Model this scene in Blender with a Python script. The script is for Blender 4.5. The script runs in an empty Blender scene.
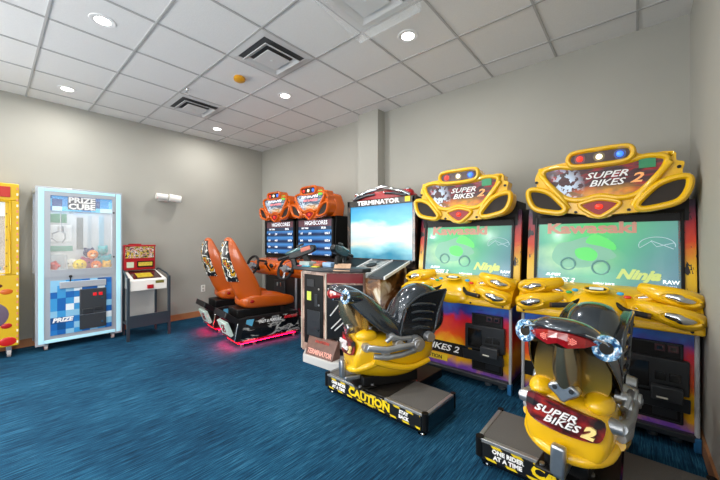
import bpy, math, random
from mathutils import Vector, Matrix
C = bpy.context.scene.collection
PI = math.pi
random.seed(7)

# ------------------------------------------------------------------ camera, light, exposure
TH = math.atan(276/320)
cd = bpy.data.cameras.new('camera'); cam = bpy.data.objects.new('camera', cd); C.objects.link(cam)
cam.location = (0, 0, 1.35); cam.rotation_euler = (PI/2, 0, TH)
cd.sensor_width = 36; cd.lens = 16; cd.clip_start = 0.02
bpy.context.scene.camera = cam
vs = bpy.context.scene.view_settings
vs.view_transform = 'Standard'; vs.look = 'None'; vs.gamma = 1; vs.use_curve_mapping = False
vs.exposure = 0.16
w = bpy.data.worlds.new('sky'); bpy.context.scene.world = w; w.use_nodes = True
w.node_tree.nodes['Background'].inputs[0].default_value = (0.97, 0.98, 1, 1)
w.node_tree.nodes['Background'].inputs[1].default_value = 2.2

def lamp(name, typ, loc, rot, power, size=None, sizey=None, color=(1, 1, 1)):
    l = bpy.data.lights.new(name, typ); l.energy = power; l.color = color
    if typ == 'AREA':
        l.shape = 'RECTANGLE' if sizey else 'DISK'; l.size = size
        if sizey: l.size_y = sizey
    o = bpy.data.objects.new(name, l); C.objects.link(o); o.location = loc; o.rotation_euler = rot
    return o
# area lights in unseen windows; the two side windows are added for wall light
lamp('unseen_window_light', 'AREA', (-2.7, -4.13, 1.55), (PI/2, 0, 0), 35, 4.6, 1.9, (1, 0.98, 0.95))
lamp('unseen_window_light', 'AREA', (0.45, -1.95, 1.5), (PI/2, 0, PI/2), 115, 2.9, 1.9, (1, 0.99, 0.97))  # in the added right-hand window, lights the left wall
lamp('unseen_window_light', 'AREA', (-5.96, -2.7, 1.5), (PI/2, 0, -PI/2), 260, 2.2, 1.9, (1, 0.99, 0.97))  # in the added left-hand window, brightens the right wall
DOWN_POWER = 15

# ------------------------------------------------------------------ materials
def lin(c):
    if isinstance(c, str):
        c = tuple(int(c[i:i+2], 16)/255 for i in (1, 3, 5))
    return tuple((v/12.92 if v <= 0.04045 else ((v+0.055)/1.055)**2.4) for v in c[:3]) + (1,)
_M = {}
def mat(name, col='#808080', rough=0.5, metal=0, emit=0, ecol=None, coat=0, noise=0, nscale=20, bump=0, spec=None, alpha=1, trans=0):
    if name in _M: return _M[name]
    m = bpy.data.materials.new(name); m.use_nodes = True; nt = m.node_tree; b = nt.nodes['Principled BSDF']
    b.inputs['Base Color'].default_value = lin(col); b.inputs['Roughness'].default_value = rough
    b.inputs['Metallic'].default_value = metal; b.inputs['Coat Weight'].default_value = coat
    b.inputs['Coat Roughness'].default_value = 0.08
    if spec is not None: b.inputs['Specular IOR Level'].default_value = spec
    if trans: b.inputs['Transmission Weight'].default_value = trans
    if alpha < 1: b.inputs['Alpha'].default_value = alpha
    if emit:
        b.inputs['Emission Color'].default_value = lin(ecol or col); b.inputs['Emission Strength'].default_value = emit
    if noise or bump:
        tc = nt.nodes.new('ShaderNodeTexCoord'); n = nt.nodes.new('ShaderNodeTexNoise'); n.inputs['Scale'].default_value = nscale
        n.inputs['Detail'].default_value = 4; nt.links.new(tc.outputs['Object'], n.inputs['Vector'])
        if noise:
            mx = nt.nodes.new('ShaderNodeMix'); mx.data_type = 'RGBA'
            c = lin(col); mx.inputs[6].default_value = tuple(v*(1-noise) for v in c[:3])+(1,)
            mx.inputs[7].default_value = tuple(min(1, v*(1+noise)) for v in c[:3])+(1,)
            nt.links.new(n.outputs['Fac'], mx.inputs[0]); nt.links.new(mx.outputs[2], b.inputs['Base Color'])
        if bump:
            bp = nt.nodes.new('ShaderNodeBump'); bp.inputs['Strength'].default_value = bump; bp.inputs['Distance'].default_value = 0.002
            nt.links.new(n.outputs['Fac'], bp.inputs['Height']); nt.links.new(bp.outputs['Normal'], b.inputs['Normal'])
    _M[name] = m
    return m

class N:
    """small node-graph builder for printed artwork"""
    def __init__(s, name, rough=0.35, emit=0, coat=0.3):
        s.m = bpy.data.materials.new(name); s.m.use_nodes = True; s.nt = s.m.node_tree
        s.b = s.nt.nodes['Principled BSDF']; s.b.inputs['Roughness'].default_value = rough; s.b.inputs['Coat Weight'].default_value = coat
        s.emit = emit; tc = s.nt.nodes.new('ShaderNodeTexCoord'); s.co = tc.outputs['Object']
        sp = s.nt.nodes.new('ShaderNodeSeparateXYZ'); s.nt.links.new(s.co, sp.inputs[0]); s.x, s.y, s.z = sp.outputs
        _M[name] = s.m
    def put(s, sock, v):
        if isinstance(v, (int, float)): sock.default_value = v
        elif isinstance(v, tuple): sock.default_value = v
        else: s.nt.links.new(v, sock)
    def math(s, op, a, b=0.0, c=None):
        n = s.nt.nodes.new('ShaderNodeMath'); n.operation = op; s.put(n.inputs[0], a); s.put(n.inputs[1], b)
        if c is not None: s.put(n.inputs[2], c)
        return n.outputs[0]
    def vec(s, sx=1, sy=1, sz=1, off=(0, 0, 0), rot=(0, 0, 0)):
        n = s.nt.nodes.new('ShaderNodeMapping'); s.nt.links.new(s.co, n.inputs[0]); n.inputs[3].default_value = (sx, sy, sz)
        n.inputs[1].default_value = off; n.inputs[2].default_value = rot
        return n.outputs[0]
    def noise(s, scale, v=None, detail=3, dist=0):
        n = s.nt.nodes.new('ShaderNodeTexNoise'); s.nt.links.new(v or s.co, n.inputs['Vector']); n.inputs['Scale'].default_value = scale
        n.inputs['Detail'].default_value = detail; n.inputs['Distortion'].default_value = dist
        return n.outputs['Fac']
    def vor(s, scale, v=None, col=False):
        n = s.nt.nodes.new('ShaderNodeTexVoronoi'); s.nt.links.new(v or s.co, n.inputs['Vector']); n.inputs['Scale'].default_value = scale
        return n.outputs['Color'] if col else n.outputs['Distance']
    def ramp(s, f, stops, const=False):
        n = s.nt.nodes.new('ShaderNodeValToRGB'); s.put(n.inputs[0], f); cr = n.color_ramp
        if const: cr.interpolation = 'CONSTANT'
        while len(cr.elements) < len(stops): cr.elements.new(0.5)
        for e, (p, c) in zip(cr.elements, stops): e.position = p; e.color = lin(c)
        return n.outputs[0]
    def mix(s, f, a, b):
        n = s.nt.nodes.new('ShaderNodeMix'); n.data_type = 'RGBA'; s.put(n.inputs[0], f)
        s.put(n.inputs[6], lin(a) if isinstance(a, str) else a); s.put(n.inputs[7], lin(b) if isinstance(b, str) else b)
        return n.outputs[2]
    def band(s, v, lo, hi):
        return s.math('MULTIPLY', s.math('GREATER_THAN', v, lo), s.math('LESS_THAN', v, hi))
    def blob(s, cx, cz, rx, rz, ax='x', soft=1.0):
        h = s.x if ax == 'x' else s.y
        a = s.math('DIVIDE', s.math('SUBTRACT', h, cx), rx); b = s.math('DIVIDE', s.math('SUBTRACT', s.z, cz), rz)
        d = s.math('SQRT', s.math('ADD', s.math('MULTIPLY', a, a), s.math('MULTIPLY', b, b)))
        n = s.nt.nodes.new('ShaderNodeMapRange'); s.put(n.inputs[0], d); n.inputs[1].default_value = 1+soft*0.5
        n.inputs[2].default_value = 1-soft*0.5; return n.outputs[0]
    def done(s, col):
        s.put(s.b.inputs['Base Color'], col)
        if s.emit:
            s.put(s.b.inputs['Emission Color'], col); s.b.inputs['Emission Strength'].default_value = s.emit
        return s.m

yellow = mat('yellow_gloss', '#eab80e', 0.22, coat=0.6)
yellow2 = mat('yellow_bike', '#e8b60e', 0.25, coat=0.6)
orange = mat('orange_gloss', '#c85a0c', 0.25, coat=0.5)
orange_v = mat('orange_vinyl', '#b4500e', 0.28, coat=0.4)
black = mat('black_satin', '#070708', 0.45, spec=.3)
blackg = mat('black_gloss', '#0b0c0e', 0.12, coat=0.5)
charcoal = mat('charcoal_plastic', '#2a2d31', 0.35)
bikedark = mat('bike_dark', '#3a424a', 0.2, 0.5, coat=1.0)
chrome = mat('chrome', '#d5d9dd', 0.12, 1)
steel = mat('steel', '#b9bcc0', 0.3, 0.9, noise=0.12, nscale=60)
alum = mat('aluminium_trim', '#b4b6b8', 0.38, 0.8)
white = mat('white_paint', '#e6e8ea', 0.4)
whitep = mat('white_plastic', '#eceae4', 0.45)
red = mat('red_paint', '#a81420', 0.3, coat=0.3)
redlamp = mat('red_lamp', '#8c060b', 0.15, emit=0.06, coat=0.5)
tread = mat('grip_tread', '#5d5b58', 0.85, noise=0.5, nscale=260, bump=0.8)
rubber = mat('rubber', '#1a1a1a', 0.8)
screenblack = mat('bezel', '#050506', 0.3, spec=.3)
speaker = mat('speaker_mesh', '#231a14', 0.7, noise=0.3, nscale=300)
lwhite = mat('letter_white', '#f2f2f2', 0.4)
lyellow = mat('letter_yellow', '#f0cf1a', 0.4)
lred = mat('letter_red', '#c8202a', 0.4)

# ------------------------------------------------------------------ geometry helpers
class G:
    def __init__(s): s.v = []; s.f = []
    def add(s, vs, fs, M=None):
        k = len(s.v); s.v += [tuple(M @ Vector(p)) if M else tuple(p) for p in vs]; s.f += [tuple(k+i for i in f) for f in fs]; return s
    def box(s, x0, x1, y0, y1, z0, z1, M=None):
        vs = [(x, y, z) for z in (z0, z1) for y in (y0, y1) for x in (x0, x1)]
        return s.add(vs, [(0, 2, 3, 1), (4, 5, 7, 6), (0, 1, 5, 4), (2, 6, 7, 3), (0, 4, 6, 2), (1, 3, 7, 5)], M)
    def cyl(s, p0, p1, r0, r1=None, n=20):
        return s.loft([s.ring(p0, Vector(p1)-Vector(p0), r0, n), s.ring(p1, Vector(p1)-Vector(p0), r0 if r1 is None else r1, n)])
    @staticmethod
    def ring(c, d, r, n=20, up=None, r2=None):
        d = Vector(d).normalized(); u = Vector(up) if up else (Vector((0, 0, 1)) if abs(d.z) < .9 else Vector((1, 0, 0)))
        a = d.cross(u).normalized(); b = a.cross(d).normalized(); r2 = r if r2 is None else r2
        return [Vector(c)+a*r*math.cos(2*PI*i/n)+b*r2*math.sin(2*PI*i/n) for i in range(n)]
    def loft(s, rings, closed=False, caps=True):
        n = len(rings[0]); vs = [tuple(p) for r in rings for p in r]; fs = []
        m = len(rings)
        for j in range(m if closed else m-1):
            for i in range(n):
                a = j*n+i; b = j*n+(i+1) % n; c = ((j+1) % m)*n+(i+1) % n; d = ((j+1) % m)*n+i
                fs.append((a, b, c, d))
        if caps and not closed:
            fs.append(tuple(reversed(range(n)))); fs.append(tuple((m-1)*n+i for i in range(n)))
        return s.add(vs, fs)
    def tube(s, path, r, n=10, closed=False, r2=None, up=None):
        """r across the path (perpendicular to up), r2 along up"""
        P = [Vector(p) for p in path]; m = len(P); rings = []
        for i in range(m):
            a = P[(i-1) % m] if closed or i > 0 else P[i]; b = P[(i+1) % m] if closed or i < m-1 else P[i]
            rr = r[i] if isinstance(r, (list, tuple)) else r
            q = r2[i] if isinstance(r2, (list, tuple)) else r2
            rings.append(s.ring(P[i], (b-a), rr, n, up, q))
        return s.loft(rings, closed)
    def prism(s, poly, c0, c1, plane='xz'):
        f = {'xz': lambda a, b, c: (a, c, b), 'yz': lambda a, b, c: (c, a, b), 'xy': lambda a, b, c: (a, b, c)}[plane]
        n = len(poly); vs = [f(a, b, c0) for a, b in poly]+[f(a, b, c1) for a, b in poly]
        fs = [tuple(range(n)), tuple(reversed(range(n, 2*n)))]+[((i+1) % n, i, n+i, n+(i+1) % n) for i in range(n)]
        return s.add(vs, fs)
    def sphere(s, c, r, n=20, m=12, M=None):
        r = (r, r, r) if isinstance(r, (int, float)) else r; vs = []; fs = []
        for j in range(m+1):
            t = PI*j/m
            for i in range(n):
                p = 2*PI*i/n; vs.append((c[0]+r[0]*math.sin(t)*math.cos(p), c[1]+r[1]*math.sin(t)*math.sin(p), c[2]+r[2]*math.cos(t)))
        for j in range(m):
            for i in range(n): fs.append((j*n+i, (j+1)*n+i, (j+1)*n+(i+1) % n, j*n+(i+1) % n))
        return s.add(vs, fs, M)

def crs(pts, n=6, closed=True):
    out = []; m = len(pts); P = [Vector(p) for p in pts]
    for i in range(m if closed else m-1):
        p0 = P[(i-1) % m] if closed or i > 0 else P[i]; p1 = P[i]; p2 = P[(i+1) % m]; p3 = P[(i+2) % m] if closed or i < m-2 else P[i+1]
        for k in range(n):
            t = k/n; out.append(0.5*((2*p1)+(p2-p0)*t+(2*p0-5*p1+4*p2-p3)*t*t+(3*p1-p0-3*p2+p3)*t**3))
    if not closed: out.append(P[-1])
    return out
def obj(name, g, m, parent=None, smooth=False, bevel=0, sub=0, seg=2, ang=35, label=None, loc=None, rot=None):
    me = bpy.data.meshes.new(name); me.from_pydata(g.v, [], g.f); me.update()
    import bmesh
    bm = bmesh.new(); bm.from_mesh(me); bmesh.ops.remove_doubles(bm, verts=bm.verts, dist=1e-5)
    bmesh.ops.recalc_face_normals(bm, faces=bm.faces); bm.to_mesh(me); bm.free()
    o = bpy.data.objects.new(name, me); C.objects.link(o); me.materials.append(m)
    if parent: o.parent = parent
    if loc: o.location = loc
    if rot: o.rotation_euler = rot
    if bevel:
        b = o.modifiers.new('bevel', 'BEVEL'); b.width = bevel; b.segments = seg; b.limit_method = 'ANGLE'; b.angle_limit = math.radians(ang)
    if sub:
        u = o.modifiers.new('sub', 'SUBSURF'); u.levels = sub; u.render_levels = sub
    if smooth or bevel or sub:
        for p in me.polygons: p.use_smooth = True
        if not sub:
            try: me.set_sharp_from_angle(angle=math.radians(40))
            except Exception: pass
    if label: o['label'] = label
    return o
def tag(o, label, cat, group=None):
    o['label'] = label; o['category'] = cat
    if group: o['group'] = group
    return o
def thing(name, label, cat, loc=(0, 0, 0), rz=0, group=None):
    o = bpy.data.objects.new(name, None); C.objects.link(o); o.location = loc; o.rotation_euler = (0, 0, rz); o.empty_display_size = .1
    return tag(o, label, cat, group)
def struct(name, g, m, **k):
    o = obj(name, g, m, **k); o['kind'] = 'structure'; return o
def text(name, s, size, m, parent, loc, rot=(PI/2, 0, 0), ext=0.0015, off=0.0, shear=0, sx=1, sp=1, align='CENTER', label=None):
    c = bpy.data.curves.new('t', 'FONT'); c.body = s; c.size = size; c.extrude = ext; c.offset = off; c.shear = shear
    c.align_x = align; c.align_y = 'CENTER'; c.space_character = sp; c.resolution_u = 2
    t = bpy.data.objects.new('t', c); C.objects.link(t); dg = bpy.context.evaluated_depsgraph_get(); dg.update()
    me = bpy.data.meshes.new_from_object(t.evaluated_get(dg)); bpy.data.objects.remove(t); bpy.data.curves.remove(c)
    me.materials.clear(); me.materials.append(m); me.transform(Matrix.Diagonal((sx, 1, 1, 1)))
    o = bpy.data.objects.new(name, me); C.objects.link(o); o.parent = parent; o.location = loc; o.rotation_euler = rot
    if label: o['label'] = label
    return o
def flat(pts):  # 2D -> list of tuples
    return [(p.x, p.y) for p in pts]
def sm(pts, n=5): return flat(crs([Vector((a, b, 0)) for a, b in pts], n))

# ------------------------------------------------------------------ the room
X0, X1, Y0, Y1, HC = -5.84, 0.33, -4.0, 3.68, 3.17
wallm = N('wall_paint', 0.75, coat=0); n_ = wallm.noise(1.3)
wallmat = wallm.done(wallm.ramp(n_, [(0.3, '#a09f97'), (0.7, '#a5a49c')]))
wallm = wallmat
def carpet():
    a = N('carpet', 0.95, coat=0)
    n1 = a.noise(1, a.vec(120, 4.5, 1), 4); n2 = a.noise(1, a.vec(330, 14, 1), 3); n3 = a.noise(1.1); n4 = a.noise(420, None, 2)
    f = a.math('ADD', a.math('MULTIPLY', n1, 0.55), a.math('MULTIPLY', n2, 0.4)); f = a.math('ADD', f, a.math('MULTIPLY', n3, 0.3))
    f = a.math('ADD', f, a.math('MULTIPLY', n4, 0.3)); f = a.math('SUBTRACT', f, 0.28)
    c = a.ramp(f, [(0.30, '#0a1a2c'), (0.44, '#123650'), (0.56, '#1e5270'), (0.74, '#48809a')])
    bp = a.nt.nodes.new('ShaderNodeBump'); bp.inputs['Strength'].default_value = 0.5; bp.inputs['Distance'].default_value = 0.004
    a.nt.links.new(f, bp.inputs['Height']); a.nt.links.new(bp.outputs['Normal'], a.b.inputs['Normal'])
    a.b.inputs['Specular IOR Level'].default_value = 0.1
    return a.done(c)
struct('floor', G().box(X0-.15, X1+.15, Y0-.15, Y1+.15, -.1, 0), carpet())
tilem = mat('ceiling_tile', '#e4e4e3', 0.9, noise=0.05, nscale=90, bump=0.6, spec=0.1)
struct('ceiling', G().box(X0-.15, X1+.15, Y0-.15, Y1+.15, HC, HC+.1), tilem)
g = G(); gw = 0.009
for k in range(-6, 6):
    x = -2.43+.61*k
    if X0 < x < X1: g.box(x-gw, x+gw, Y0, Y1, HC-.006, HC+.01)
for k in range(-9, 6):
    y = .915+.609*k
    if Y0 < y < Y1: g.box(X0, X1, y-gw, y+gw, HC-.0065, HC+.01)
struct('trim_1', g, mat('grid_metal', '#b0b0b0', 0.5))
struct('wall_left', G().box(X0-.15, X0, Y0-.15, -3.8, 0, HC).box(X0-.15, X0, -1.6, Y1+.15, 0, HC).box(X0-.15, X0, -3.8, -1.6, 0, .55).box(X0-.15, X0, -3.8, -1.6, 2.45, HC), wallm)
g = G()
for k in range(4):
    y = -3.8+2.2*k/3; g.box(X0-.08, X0-.03, y-.025, y+.025, .55, 2.45)
for z in (.575, 1.5, 2.425): g.box(X0-.08, X0-.03, -3.8, -1.6, z-.025, z+.025)
struct('added_window_3', g, white)  # unseen window added so light reaches the right wall
struct('wall_back', G().box(X0, X1+.15, Y1, Y1+.15, 0, HC), wallm)
struct('wall_right', G().box(X1, X1+.15, Y0-.15, -3.4, 0, HC).box(X1, X1+.15, -.5, Y1, 0, HC).box(X1, X1+.15, -3.4, -.5, 0, .55).box(X1, X1+.15, -3.4, -.5, 2.45, HC), wallm)
g = G()
for k in range(4):
    y = -3.4+2.9*k/3; g.box(X1+.03, X1+.08, y-.025, y+.025, .55, 2.45)
for z in (.575, 1.5, 2.425): g.box(X1+.03, X1+.08, -3.4, -.5, z-.025, z+.025)
struct('added_window_2', g, white)  # unseen window added to light the left wall from the side
g = G().box(X0, -5.1, Y0-.15, Y0, 0, HC).box(-.3, X1, Y0-.15, Y0, 0, HC).box(-5.1, -.3, Y0-.15, Y0, 0, .55).box(-5.1, -.3, Y0-.15, Y0, 2.55, HC)
struct('wall_front', g, wallm)
struct('wall_column', G().box(-3.07, -2.71, 3.52, Y1+.01, 0, HC), wallm)
g = G()
for k in range(5):
    x = -5.1+4.8*k/4; g.box(x-.03, x+.03, Y0-.1, Y0-.04, .55, 2.55)
for z in (.58, 1.1, 2.52): g.box(-5.1, -.3, Y0-.1, Y0-.04, z-.03, z+.03)
struct('window_1', g, white)
bw = mat('baseboard_wood', '#a9754c', 0.45, noise=0.15, nscale=9)
struct('baseboard_left', G().box(X0, X0+.014, Y0, Y1, 0, .1), bw)
struct('baseboard_back', G().box(X0+.014, -3.07, Y1-.014, Y1, 0, .1).box(-2.71, X1, Y1-.014, Y1, 0, .1), bw)
struct('baseboard_right', G().box(X1-.014, X1, Y0, Y1-.014, 0, .1), bw)
struct('baseboard_column', G().box(-3.085, -2.695, 3.506, 3.52, 0, .1), bw)

# ceiling fixtures
lensm = mat('downlight_lens', '#ffffff', 0.5, emit=9, ecol='#fffaf2')
rimm = mat('downlight_rim', '#ebebeb', 0.5)
names = {(-3.34, .61): 'largest round recessed ceiling light on the left, near the top edge',
         (-5.19, .62): 'round recessed ceiling light near the left wall above the claw machine',
         (-3.36, 2.44): 'round recessed ceiling light in the tile beyond the yellow-orange disc',
         (-5.19, 2.44): 'round recessed ceiling light in the far corner beyond the smaller vent',
         (-1.54, 2.44): 'round recessed ceiling light above the yellow motorcycle games, beside the plastic-shielded vent'}
L_ = [(x, y) for x in (-5.19, -3.35, -1.54) for y in (.615, 2.44, -1.21, -3.04)]
for x, y in L_:
    lab = next((v for k, v in names.items() if abs(k[0]-x) < .05 and abs(k[1]-y) < .05), 'round recessed ceiling light behind the photographer')
    if lab.endswith('photographer') or (x > -2 and y < 1):
        lamp('downlight', 'AREA', (x, y, HC-.03), (0, 0, 0), DOWN_POWER, .15, color=(1, .965, .92)); continue
    t = thing('recessed_light', lab, 'ceiling light', (x, y, HC), 0, 'recessed ceiling lights')
    prof = [(.054, -.003), (.062, -.007), (.088, -.006), (.092, 0)]
    rings = [[Vector((r*math.cos(2*PI*i/32), r*math.sin(2*PI*i/32), z)) for i in range(32)] for r, z in prof]
    obj('trim_ring', G().loft(rings, caps=False), rimm, t, smooth=True)
    obj('lens', G().cyl((0, 0, -.006), (0, 0, -.002), .054, n=32), lensm, t)
    lamp('downlight', 'AREA', (x, y, HC-.03), (0, 0, 0), DOWN_POWER, .15, color=(1, .965, .92)).parent = None
ventm = mat('vent_white', '#cfd0d0', 0.45); ventd = mat('vent_dark', '#48484a', 0.8)
def sqring(g, a, za, b, zb):
    vs = [(a*sx, a*sy, za) for sx, sy in ((-1, -1), (1, -1), (1, 1), (-1, 1))]+[(b*sx, b*sy, zb) for sx, sy in ((-1, -1), (1, -1), (1, 1), (-1, 1))]
    g.add(vs, [(i, (i+1) % 4, 4+(i+1) % 4, 4+i) for i in range(4)])
def vent(loc, label, shield=False):
    t = thing('ceiling_vent', label, 'air vent', loc, 0)
    obj('backing', G().box(-.235, .235, -.235, .235, -.006, -.002), ventd, t)
    g = G(); sqring(g, .296, -.006, .235, -.012); sqring(g, .235, -.012, .225, -.004); obj('frame', g, ventm, t)
    for k, a in enumerate((.205,)):
        g = G(); sqring(g, a, -.040+.004*k, a-.05, -.012); sqring(g, a, -.040+.004*k, a-.008, -.044+.004*k); sqring(g, a-.008, -.044+.004*k, a-.055, -.018)
        obj('louver', g, ventm, t, bevel=.003)
    obj('center_plate', G().box(-.128, .128, -.128, .128, -.044, -.036), ventm, t, bevel=.01)
    obj('screw', G().sphere((0, 0, -.045), (.014, .014, .006)), ventm, t, smooth=True)
    return t
vent((-2.735, 1.83, HC), 'square white ceiling vent with nested louvers beside the yellow-orange disc')
vent((-4.56, 1.83, HC), 'smaller-looking square ceiling vent farther back toward the left wall')
t = vent((-1.52, 1.83, HC), 'ceiling vent with a clear plastic air shield at the top edge of the picture')
glass = mat('clear_plastic', '#f2f6f8', 0.05, alpha=0.12, coat=0.5)
g = G().add([(-.30, -.30, -.02), (.30, -.30, -.02), (.30, .28, -.10), (-.30, .28, -.10), (-.30, -.30, -.028), (.30, -.30, -.028), (.30, .28, -.108), (-.30, .28, -.108)],
            [(0, 1, 2, 3), (7, 6, 5, 4), (0, 1, 5, 4), (1, 2, 6, 5), (2, 3, 7, 6), (3, 0, 4, 7)])
g.box(-.3, .3, .28, .286, -.108, -.01)
obj('air_shield', g, glass, t, label='clear plastic air shield')
tag(obj('detector_cover', G().loft([G.ring((-3.36, 1.83, z), (0, 0, -1), r, 28) for z, r in ((HC, .055), (HC-.012, .062), (HC-.035, .06), (HC-.045, .045), (HC-.048, .02))]), mat('amber', '#d99a1c', 0.35, noise=.1, nscale=40), smooth=True),
    'yellow-orange round detector cover on the white ceiling tile', 'detector cover')
t = thing('ceiling_sprinkler', 'small chrome sprinkler head hanging from the ceiling near the smaller vent', 'sprinkler', (-4.1, 1.56, HC))
obj('escutcheon', G().cyl((0, 0, -.006), (0, 0, 0), .03), chrome, t, smooth=True)
obj('sprinkler_head', G().cyl((0, 0, -.04), (0, 0, -.004), .008).cyl((0, 0, -.045), (0, 0, -.041), .018), chrome, t, smooth=True)

# emergency light and outlet on the left wall
t = thing('emergency_light', 'white two-part fixture with tilted cylindrical head high on the left wall', 'wall light', (X0, 1.92, 2.03))
obj('housing', G().box(0, .06, -.15, .02, -.05, .06), whitep, t, bevel=.012)
obj('lamp_head', G().cyl((.09, -.01, .01), (.11, .16, -.01), .06, n=24), whitep, t, smooth=True, bevel=.005)
obj('lamp_head', G().cyl((.08, -.19, .02), (.09, -.03, .01), .05, n=24), whitep, t, smooth=True, bevel=.005)
t = thing('wall_outlet', 'white electrical outlet low on the left wall beside the far orange seat', 'outlet', (X0, 2.49, .49))
obj('cover_plate', G().box(0, .006, -.036, .036, -.06, .06), whitep, t, bevel=.003)
for z in (-.028, .028): obj('socket', G().box(.006, .009, -.016, .016, z-.018, z+.018), mat('outlet_gray', '#b9b6ae', .5), t, bevel=.002)


# ------------------------------------------------------------------ motorcycle racing cabinets
def fire_art():
    a = N('fire_art', 0.3)
    nz = a.noise(7, None, 5, .6); z = a.math('ADD', a.z, a.math('MULTIPLY', a.math('SUBTRACT', nz, .5), .22))
    base = a.ramp(a.math('MULTIPLY', z, 1/1.7), [(0.0, '#2c1a4c'), (.07, '#6a3c9c'), (.11, '#d89a18'), (.19, '#f0b812'), (.25, '#e8500f'), (.34, '#c81430'), (.38, '#3a3a9c'), (.42, '#2464c8')])
    low = base
    up = a.ramp(a.math('MULTIPLY', z, 1/1.7), [(.55, '#d8b415'), (.68, '#dcae14'), (.76, '#d03a12'), (.86, '#a00f20'), (.93, '#3b1440'), (1.0, '#20183c')])
    col = a.mix(a.math('GREATER_THAN', a.z, .8), low, up)
    sp = a.math('MULTIPLY', a.math('GREATER_THAN', a.noise(26, a.vec(1, 1, .45), 4), .60), a.math('GREATER_THAN', a.z, .8))
    col = a.mix(sp, col, '#120a10')
    return a.done(col)
fire = fire_art()
def screen_art():
    a = N('race_screen', 0.12, emit=0.48, coat=0.1)
    dist = a.blob(-.02, 1.40, .30, .34, soft=1.7)
    base = a.ramp(a.math('DIVIDE', a.math('SUBTRACT', a.z, .98), .6), [(0, '#557a90'), (.5, '#5c8a98'), (1, '#62a090')])
    c = a.mix(dist, base, '#38c452')
    c = a.mix(a.math('MULTIPLY', a.blob(-.2, 1.2, .25, .1, soft=1), a.math('MULTIPLY', a.noise(9), .8)), c, '#e6f5c0')
    c = a.mix(a.math('MULTIPLY', a.blob(.42, 1.15, .3, .35, soft=1.4), .5), c, '#4e6f86')
    c = a.mix(a.math('MULTIPLY', a.noise(3), .35), c, '#7d9aa8')
    return a.done(c)
scr = screen_art()
def marq_art(name, base1, base2, hot):
    a = N(name, 0.15, emit=0.3)
    n1 = a.noise(6, a.vec(1, 1, 3), 4, 1.0); c = a.ramp(n1, [(.3, base1), (.5, base2), (.62, hot), (.7, base1)])
    c = a.mix(a.math('MULTIPLY', a.blob(-.22, 1.78, .09, .12), a.math('GREATER_THAN', a.noise(24), .5)), c, '#b8c8dc')
    c = a.mix(a.math('MULTIPLY', a.blob(.06, 1.71, .2, .05), a.noise(15)), c, '#e0a020')
    return a.done(c)
mart = marq_art('marquee_art', '#2b2124', '#4a2f34', '#93272c')
gm = lambda n, c, e: mat(n, c, .3, emit=e)
glow = {'red': mat('lamp_red', '#ff3a2a', .2, emit=1.1, ecol='#ff2a1c'), 'white': mat('lamp_warm', '#fff2cf', .2, emit=1.4), 'blue': mat('lamp_blue', '#3a78ff', .2, emit=1.5, ecol='#2f6bff')}
halo = {'red': mat('bezel_red', '#7a1412', .2, coat=1), 'white': mat('bezel_amber', '#6b5a30', .2, coat=1), 'blue': mat('bezel_blue', '#123a86', .2, coat=1)}
OUT = [(-.40, 1.955), (-.30, 1.975), (-.215, 1.985), (-.2, 2.03), (-.15, 2.05), (0, 2.055), (.16, 2.055), (.205, 2.01), (.25, 1.97), (.41, 1.965), (.425, 1.90), (.465, 1.88), (.455, 1.81), (.5, 1.77), (.49, 1.67),
       (.43, 1.595), (.25, 1.555), (.09, 1.545), (.07, 1.53), (0, 1.515), (-.07, 1.53), (-.1, 1.55), (-.22, 1.57), (-.42, 1.60), (-.475, 1.68), (-.495, 1.77), (-.43, 1.80), (-.445, 1.87)]
ART = [(-.37, 1.93), (-.27, 1.95), (-.17, 1.93), (0, 1.925), (.16, 1.93), (.27, 1.95), (.37, 1.93), (.37, 1.87), (.31, 1.78), (.22, 1.685), (.12, 1.665), (.0, 1.69), (-.12, 1.665), (-.22, 1.69), (-.31, 1.78), (-.37, 1.86)]
POD = [(-.20, 1.985), (-.18, 2.03), (-.12, 2.043), (0, 2.045), (.13, 2.043), (.185, 2.03), (.2, 1.985), (.18, 1.945), (.13, 1.93), (0, 1.925), (-.13, 1.93), (-.18, 1.945)]
WING = [(.21, 1.60), (.25, 1.66), (.33, 1.745), (.43, 1.785), (.495, 1.775), (.49, 1.69), (.44, 1.61), (.33, 1.575), (.24, 1.565)]
EYE = [(-.125, 1.625), (-.06, 1.655), (0, 1.665), (.06, 1.655), (.125, 1.625), (.06, 1.56), (0, 1.53), (-.06, 1.56)]
def sc(pts, cx, cz, k): return [(cx+(a-cx)*k, cz+(b-cz)*k) for a, b in pts]
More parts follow.
